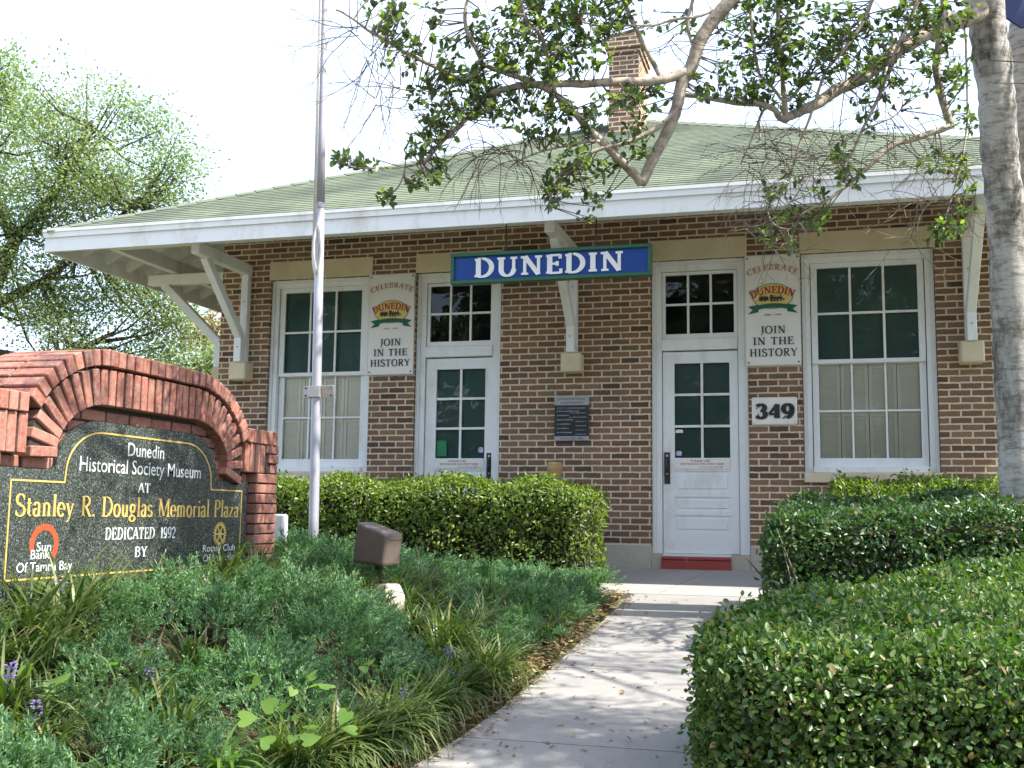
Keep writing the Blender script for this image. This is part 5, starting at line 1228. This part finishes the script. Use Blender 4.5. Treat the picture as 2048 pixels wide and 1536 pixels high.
# twigs and leaves
rng = np.random.default_rng(77); r2 = random.Random(77)
CL = [  # u, v, radius u, radius v, tufts, leaves per tuft
 (1120, 60, 110, 80, 60, 9), (1180, 20, 70, 50, 22, 9), (1060, 110, 70, 50, 26, 8), (950, 110, 70, 55, 24, 8), (900, 170, 60, 40, 17, 8), (800, 110, 45, 40, 9, 7), (830, 40, 60, 45, 11, 8), (770, 20, 40, 30, 7, 8), (1030, 20, 60, 40, 13, 8),
 (870, 220, 60, 40, 18, 8), (850, 290, 50, 35, 13, 8), (930, 190, 50, 40, 14, 8), (1010, 200, 60, 30, 15, 7), (1070, 230, 60, 40, 22, 8), (1140, 250, 60, 40, 17, 8), (1240, 220, 50, 40, 11, 8), (1280, 210, 35, 30, 7, 9), (1130, 330, 45, 40, 15, 8), (1110, 385, 30, 25, 8, 8), (1185, 340, 40, 25, 8, 7), (1260, 290, 40, 25, 8, 7),
 (690, 320, 25, 15, 6, 8), (730, 330, 25, 12, 5, 7), (880, 350, 20, 14, 4, 9), (840, 365, 20, 15, 5, 9), (770, 395, 18, 12, 3, 8), (1185, 410, 16, 20, 3, 7), (1190, 440, 8, 8, 1, 7),
 (1480, 40, 60, 45, 13, 8), (1560, 60, 70, 60, 30, 9), (1640, 50, 70, 50, 28, 9), (1540, 140, 60, 50, 24, 9), (1480, 150, 45, 40, 10, 8), (1620, 130, 60, 40, 17, 9), (1500, 190, 45, 20, 9, 8), (1720, 80, 60, 50, 20, 9), (1790, 50, 60, 50, 20, 9), (1850, 30, 60, 40, 16, 9), (1920, 20, 30, 30, 7, 8), (1760, 150, 50, 35, 13, 8), (1900, 110, 40, 40, 12, 9), (1910, 180, 30, 35, 8, 8), (1840, 130, 35, 30, 6, 8), (1735, 225, 20, 35, 7, 7), (1800, 195, 40, 30, 6, 7), (1580, 200, 30, 18, 6, 8), (1390, 180, 30, 25, 5, 7), (1430, 180, 25, 20, 5, 8), (1920, 240, 30, 25, 7, 8),
 (1680, 310, 16, 14, 4, 8), (1700, 355, 24, 18, 7, 9), (1635, 390, 16, 10, 3, 8), (1560, 365, 30, 20, 6, 7), (1540, 385, 20, 18, 4, 7), (1570, 425, 18, 16, 4, 8), (1640, 445, 22, 20, 6, 9), (1560, 470, 40, 16, 6, 8), (1580, 500, 12, 12, 2, 8), (1935, 355, 20, 25, 6, 9), (1860, 330, 30, 15, 6, 7), (1905, 320, 25, 15, 5, 7), (1900, 455, 45, 20, 11, 8), (1880, 480, 25, 14, 5, 8), (1935, 425, 18, 16, 3, 8),
 (1340, 60, 50, 40, 5, 7), (1260, 20, 50, 30, 8, 8), (1310, 190, 25, 20, 4, 8)]
PL, DL, NL, LL = [], [], [], []
tw = MB()
def tuft(p, nl, hang=.0):
    d = LQ-np.array(p); dd = np.einsum('ij,ij->i', d, d); j = int(np.argmin(dd+rng.uniform(0, .02, len(dd)))); a = Vector(LQ[j]); p = Vector(p); L = (p-a).length
    if L > .9:
        a = p+(a-p)*(.9/L); L = .9
    mid = a.lerp(p, .5)+Vector((r2.uniform(-.1, .1), r2.uniform(-.1, .1), r2.uniform(-.12, .04)))*L
    tw.tube([a, mid, p], [.0045, .0035, .002], 4, False)
    ax = unit(np.array(p-mid)+rng.normal(0, .01, 3)); b = rng.uniform(.05, 1.04, nl)
    for k in range(nl):
        q = np.array(mid.lerp(p, float(b[k])))+rng.normal(0, .006, 3); dv = unit(ax*rng.uniform(.1, 1.0)+rng.normal(0, .62, 3)+np.array([0, 0, .10])); PL.append(q); DL.append(dv); NL.append(unit(np.array([0, 0, 1.])+rng.normal(0, .5, 3))); LL.append(rng.uniform(.031, .058))
for (u, v, ru, rv, nt_, nl) in CL:
    D = np.interp(u, [650, 1000, 1300, 1500, 1900], [6.15, 6.35, 6.6, 6.9, 7.35])
    for i in range(int(nt_*2.0)):
        a, rr_ = rng.uniform(0, 6.28), math.sqrt(rng.random()); p = atD(u+1.15*ru*rr_*math.cos(a), v+1.15*rv*rr_*math.sin(a), D+rng.normal(0, .22)); tuft(p, max(3, nl-2+int(rng.normal(0, 2))))
# upper crown (above the picture): limbs, twigs, leaves
mb = MB(); UPQ = []
for i in range(24):
    a = atD([1520, 1900, 1960, 1760, 2120, 1240][i % 6], -150, [6.6, 7.4, 8, 7, 8, 6.6][i % 6]); ang = r2.uniform(0, 6.28); b = np.array([2.9+3.7*math.cos(ang)*r2.random()**.5, -5.3+3.2*math.sin(ang)*r2.random()**.5, r2.uniform(4.6, 6.8)]); m_ = (a+b)/2+np.array([r2.uniform(-.3, .3), r2.uniform(-.3, .3), .4])
    pts = [tuple(a*(1-t)**2+2*m_*t*(1-t)+b*t*t) for t in [j/8 for j in range(9)]]
    mb.tube(pts, [.05-.005*j for j in range(9)], 6); UPQ += pts
mb.build('upper_limbs', 'bark', TR, True)
LQ = np.array(list(map(tuple, LQ))+UPQ)
made = 0; tries = 0
while made < 2300 and tries < 20000:
    tries += 1
    a = rng.uniform(0, 6.28); rr_ = math.sqrt(rng.random()); p = np.array([2.7+4.3*rr_*math.cos(a), -5.6+3.4*rr_*math.sin(a), rng.uniform(3.3, 6.4)])
    if made > 1560: p = np.array([4.75+1.35*rr_*math.cos(a), -6.5+.85*rr_*math.sin(a), rng.uniform(4.0, 4.9)])
    elif vnoise(p[None]*1.0, 1.9, 2.)[0] < .10: continue
    u, v = proj(p)
    if -200 < u < 2250 and v > (-25 if u > 950 else -330): continue
    if (p-CAMP)@FW < .5: continue
    tuft(p, 9); made += 1
# leafless fine twigs
def spray(u, v, D, n, reach, droop, seed):
    r = random.Random(seed)
    for i in range(n):
        a = Vector(atD(u+r.uniform(-12, 12), v+r.uniform(-12, 12), D)); ang = r.uniform(0, 6.28); d = (Vector(RT)*math.cos(ang)+Vector(UP)*math.sin(ang)*.8+Vector((0, r.uniform(-.4, .4), 0))).normalized(); p = a; pts = [p]
        for k in range(8):
            d = (d+Vector((r.uniform(-.25, .25), r.uniform(-.25, .25), r.uniform(-.25, .25)-droop))).normalized(); p = p+d*reach/8; pts.append(p)
            if k in (2, 4, 6):
                dd = (d+Vector((r.uniform(-1, 1), r.uniform(-1, 1), r.uniform(-1, .6)))).normalized(); tw.tube([p, p+dd*reach*.12, p+(dd+Vector((0, 0, -droop))).normalized()*reach*.26], [.0020, .0016, .001], 3, False)
        tw.tube(pts, [.0032-.00026*k for k in range(9)], 4, False)
for i, (u, v, D, n, re, dr) in enumerate([(710, 60, 6.1, 9, .42, .02), (740, 110, 6.1, 8, .45, -.02), (790, 170, 6.1, 9, .42, -.03), (760, 200, 6.1, 7, .35, -.02), (840, 100, 6.2, 6, .40, 0), (1000, 60, 6.3, 8, .4, 0), (1000, 100, 6.3, 6, .4, 0), (1000, 300, 6.4, 14, .40, .22), (960, 310, 6.4, 10, .36, .2), (1040, 320, 6.4, 12, .34, .15), (930, 260, 6.3, 6, .36, .2),
    (1540, 290, 6.9, 14, .42, .05), (1580, 330, 6.9, 16, .42, .06), (1620, 310, 6.9, 12, .40, .04), (1660, 290, 7, 10, .4, .05), (1500, 330, 6.9, 9, .36, .1), (1540, 400, 6.9, 10, .40, .1), (1590, 260, 6.9, 9, .38, .08), (1720, 330, 7, 8, .36, .1), (1880, 300, 7.3, 10, .36, .12), (1870, 400, 7.3, 12, .42, .12), (1900, 350, 7.3, 10, .4, .15), (1830, 470, 7.2, 8, .40, -.02), (1540, 480, 6.8, 8, .38, .02), (1450, 60, 6.7, 8, .4, 0), (1760, 180, 7, 8, .4, .04), (1820, 260, 7.1, 7, .35, .1), (1480, 100, 6.8, 8, .4, .05), (1350, 80, 6.6, 6, .35, 0), (1780, 260, 7.1, 6, .3, .1)]): spray(u, v, D, n, re, dr, 500+i)
tw.build('twigs', 'twig', TR)
V, F = leaves(np.array(PL), np.array(DL), np.array(NL), np.array(LL), np.array(LL)*rng.uniform(.42, .56, len(LL)), .14, .10, .52)
npmesh('crown', V, F, 'oak', TR)

# ================================================================== BACKGROUND TREES
def bgtree(label, base, trunk_pts, blobs, nleaf, Ls, mat='bgleaf', seed=1, group=None, tw_=.25):
    r = np.random.default_rng(seed); T = thing('leafy_tree', label, 'tree', base, group)
    mb = MB()
    for pts, r0, r1 in trunk_pts: mb.tube(pts, [r0+(r1-r0)*i/(len(pts)-1) for i in range(len(pts))], 8)
    tq = [Vector(pts[i]).lerp(Vector(pts[i+1]), k/9) for pts, _, _ in trunk_pts for i in range(len(pts)-1) for k in range(9)]
    r9 = random.Random(seed)
    P_, D_, N_ = [], [], []
    wts = np.array([b[1]**2*b[2] for b in blobs]); wts = wts/wts.sum()
    ncl = nleaf//20
    for c in range(ncl):
        b = blobs[r.choice(len(blobs), p=wts)]; dv = unit(r.normal(0, 1, 3)); rad = b[1]*(.45+.6*r.random()); cc = np.array(b[0])+dv*rad*np.array([1, 1, .85])
        if vnoise(cc[None], 2.1, seed)[0] < -.16: continue
        n = int(r.uniform(16, 40)); off = r.normal(0, 1, (n, 3))*np.array([tw_, tw_, tw_*.55]); P_.append(cc+off); D_.append(unit(off+r.normal(0, .2, (n, 3))+dv*.15)); N_.append(unit(r.normal(0, .6, (n, 3))+np.array([0, 0, 1])))
        if r.random() < .07:
            a = min(r9.sample(tq, min(14, len(tq))), key=lambda q: (q-Vector(cc)).length); m_ = a.lerp(Vector(cc), .5)+Vector((0, 0, -.15)); mb.tube([a, m_, Vector(cc)], [.03, .018, .006], 5, False)
    mb.build('trunk', 'dbark', T, True)
    P_ = np.concatenate(P_); D_ = np.concatenate(D_); N_ = np.concatenate(N_); L = r.uniform(.45, 1.5, len(P_))*Ls
    V, F = leaves(P_, D_, N_, L, L*.55); npmesh('crown', V, F, mat, T); return T
A = lambda u, v, D: tuple(atD(u, v, D))
def blob(u, v, rpx, D, w=1, dj=0): return (np.array(atD(u, v, D+dj)), rpx*D/FPX, w)
D = 17.5; g0 = A(-70, 900, D)
bgtree('large sunlit leafy tree behind the monument at the left of the depot', (g0[0], g0[1], 0),
       [([(g0[0], g0[1], -.1), A(-40, 640, D), A(30, 480, D), A(100, 400, D), A(150, 310, D), A(185, 240, D)], .15, .025), ([A(30, 480, D), A(-20, 380, D), A(-60, 250, D)], .10, .04), ([A(-30, 620, D), A(90, 560, D), A(200, 470, D), A(300, 380, D)], .09, .03), ([A(-50, 700, D), A(80, 720, D), A(200, 680, D)], .09, .03)],
       [blob(110, 200, 60, D), blob(125, 150, 32, D, 1.5), blob(180, 170, 40, D, 1.3, .5), blob(235, 215, 42, D, 1.3), blob(310, 225, 26, D, 1.4), blob(370, 330, 30, D, 1.4), blob(330, 420, 50, D), blob(230, 270, 75, D), blob(100, 300, 100, D), blob(170, 330, 110, D, 1, -.6), blob(260, 330, 95, D, 1, .6), blob(340, 350, 50, D), blob(330, 290, 45, D, .8), blob(60, 410, 110, D), blob(180, 430, 110, D), blob(280, 410, 90, D), blob(60, 540, 120, D), blob(180, 560, 120, D, 1, .6), blob(270, 600, 110, D), blob(330, 640, 80, D), blob(40, 660, 110, D), blob(150, 690, 110, D), blob(250, 720, 100, D), blob(-60, 500, 120, D), blob(360, 560, 60, D, .6)],
       74000, .047, 'bgleaf', 301, None, .21)
D = 22; g0 = A(-190, 900, D)
bgtree('tall leafy tree mostly cut off by the left edge of the picture', (g0[0], g0[1], 0), [([(g0[0], g0[1], -.1), A(-160, 600, D), A(-120, 300, D), A(-80, 150, D)], .25, .05)],
       [blob(0, 190, 60, D, 1.2), blob(-30, 260, 90, D), blob(-60, 150, 90, D), blob(-100, 350, 140, D), blob(-10, 350, 60, D), blob(-150, 550, 160, D), blob(10, 130, 30, D)], 22000, .068, 'bgleaf', 302, None, .26)
D = 24; g0 = A(400, 900, D)
bgtree('yellow green shrubby tree seen between the monument and the brick corner', (g0[0], g0[1], 0), [([(g0[0], g0[1], -.1), A(400, 800, D), A(395, 720, D)], .12, .04)],
       [blob(400, 720, 60, D), blob(340, 730, 70, D), blob(430, 760, 60, D), blob(470, 720, 60, D), blob(380, 780, 80, D), blob(300, 720, 60, D), blob(420, 840, 70, D), blob(320, 860, 110, D), blob(150, 860, 130, D)], 22000, .066, 'bgleaf', 303, None, .24)
D = 27; g0 = A(415, 900, D)
bgtree('rust brown twiggy tree peeking under the left brackets', (g0[0], g0[1], 0), [([(g0[0], g0[1], -.1), A(412, 760, D), A(405, 660, D)], .10, .03)],
       [blob(415, 680, 35, D), blob(395, 660, 30, D), blob(430, 650, 30, D)], 2200, .07, 'rustleaf', 304, None, .22)

# trees added across the street, behind the camera, to darken what the windows reflect
for i, (x_, y_, h_) in enumerate([(-20, -36, 14), (-10, -38, 16), (0, -36.5, 14), (10, -38, 15.5), (20, -36.5, 14), (30, -36, 13)]):
    z_ = gz(x_, y_)
    bgtree(['spreading tree across the street, leftmost as the depot sees it', 'tallest tree across the street from the left window', 'tree across the street straight opposite the left door', 'tree across the street opposite the right door', 'tree across the street opposite the right window', 'tree across the street beyond the right corner of the depot'][i], (x_, y_, z_),
           [([(x_, y_, z_-.1), (x_+.1, y_, z_+h_*.3), (x_-.1, y_+.2, z_+h_*.7)], .25, .06)],
           [((x_+a, y_+b, z_+h_*c), d, 1) for a, b, c, d in ((0, 0, .78, 3.6), (-2.8, .3, .60, 3.2), (2.8, -.3, .62, 3.3), (.3, .8, .38, 3.4), (-3.4, .2, .30, 2.8), (3.6, .4, .28, 2.9))], 15000, .42, 'oak', 330+i, 'trees across the street', .5)
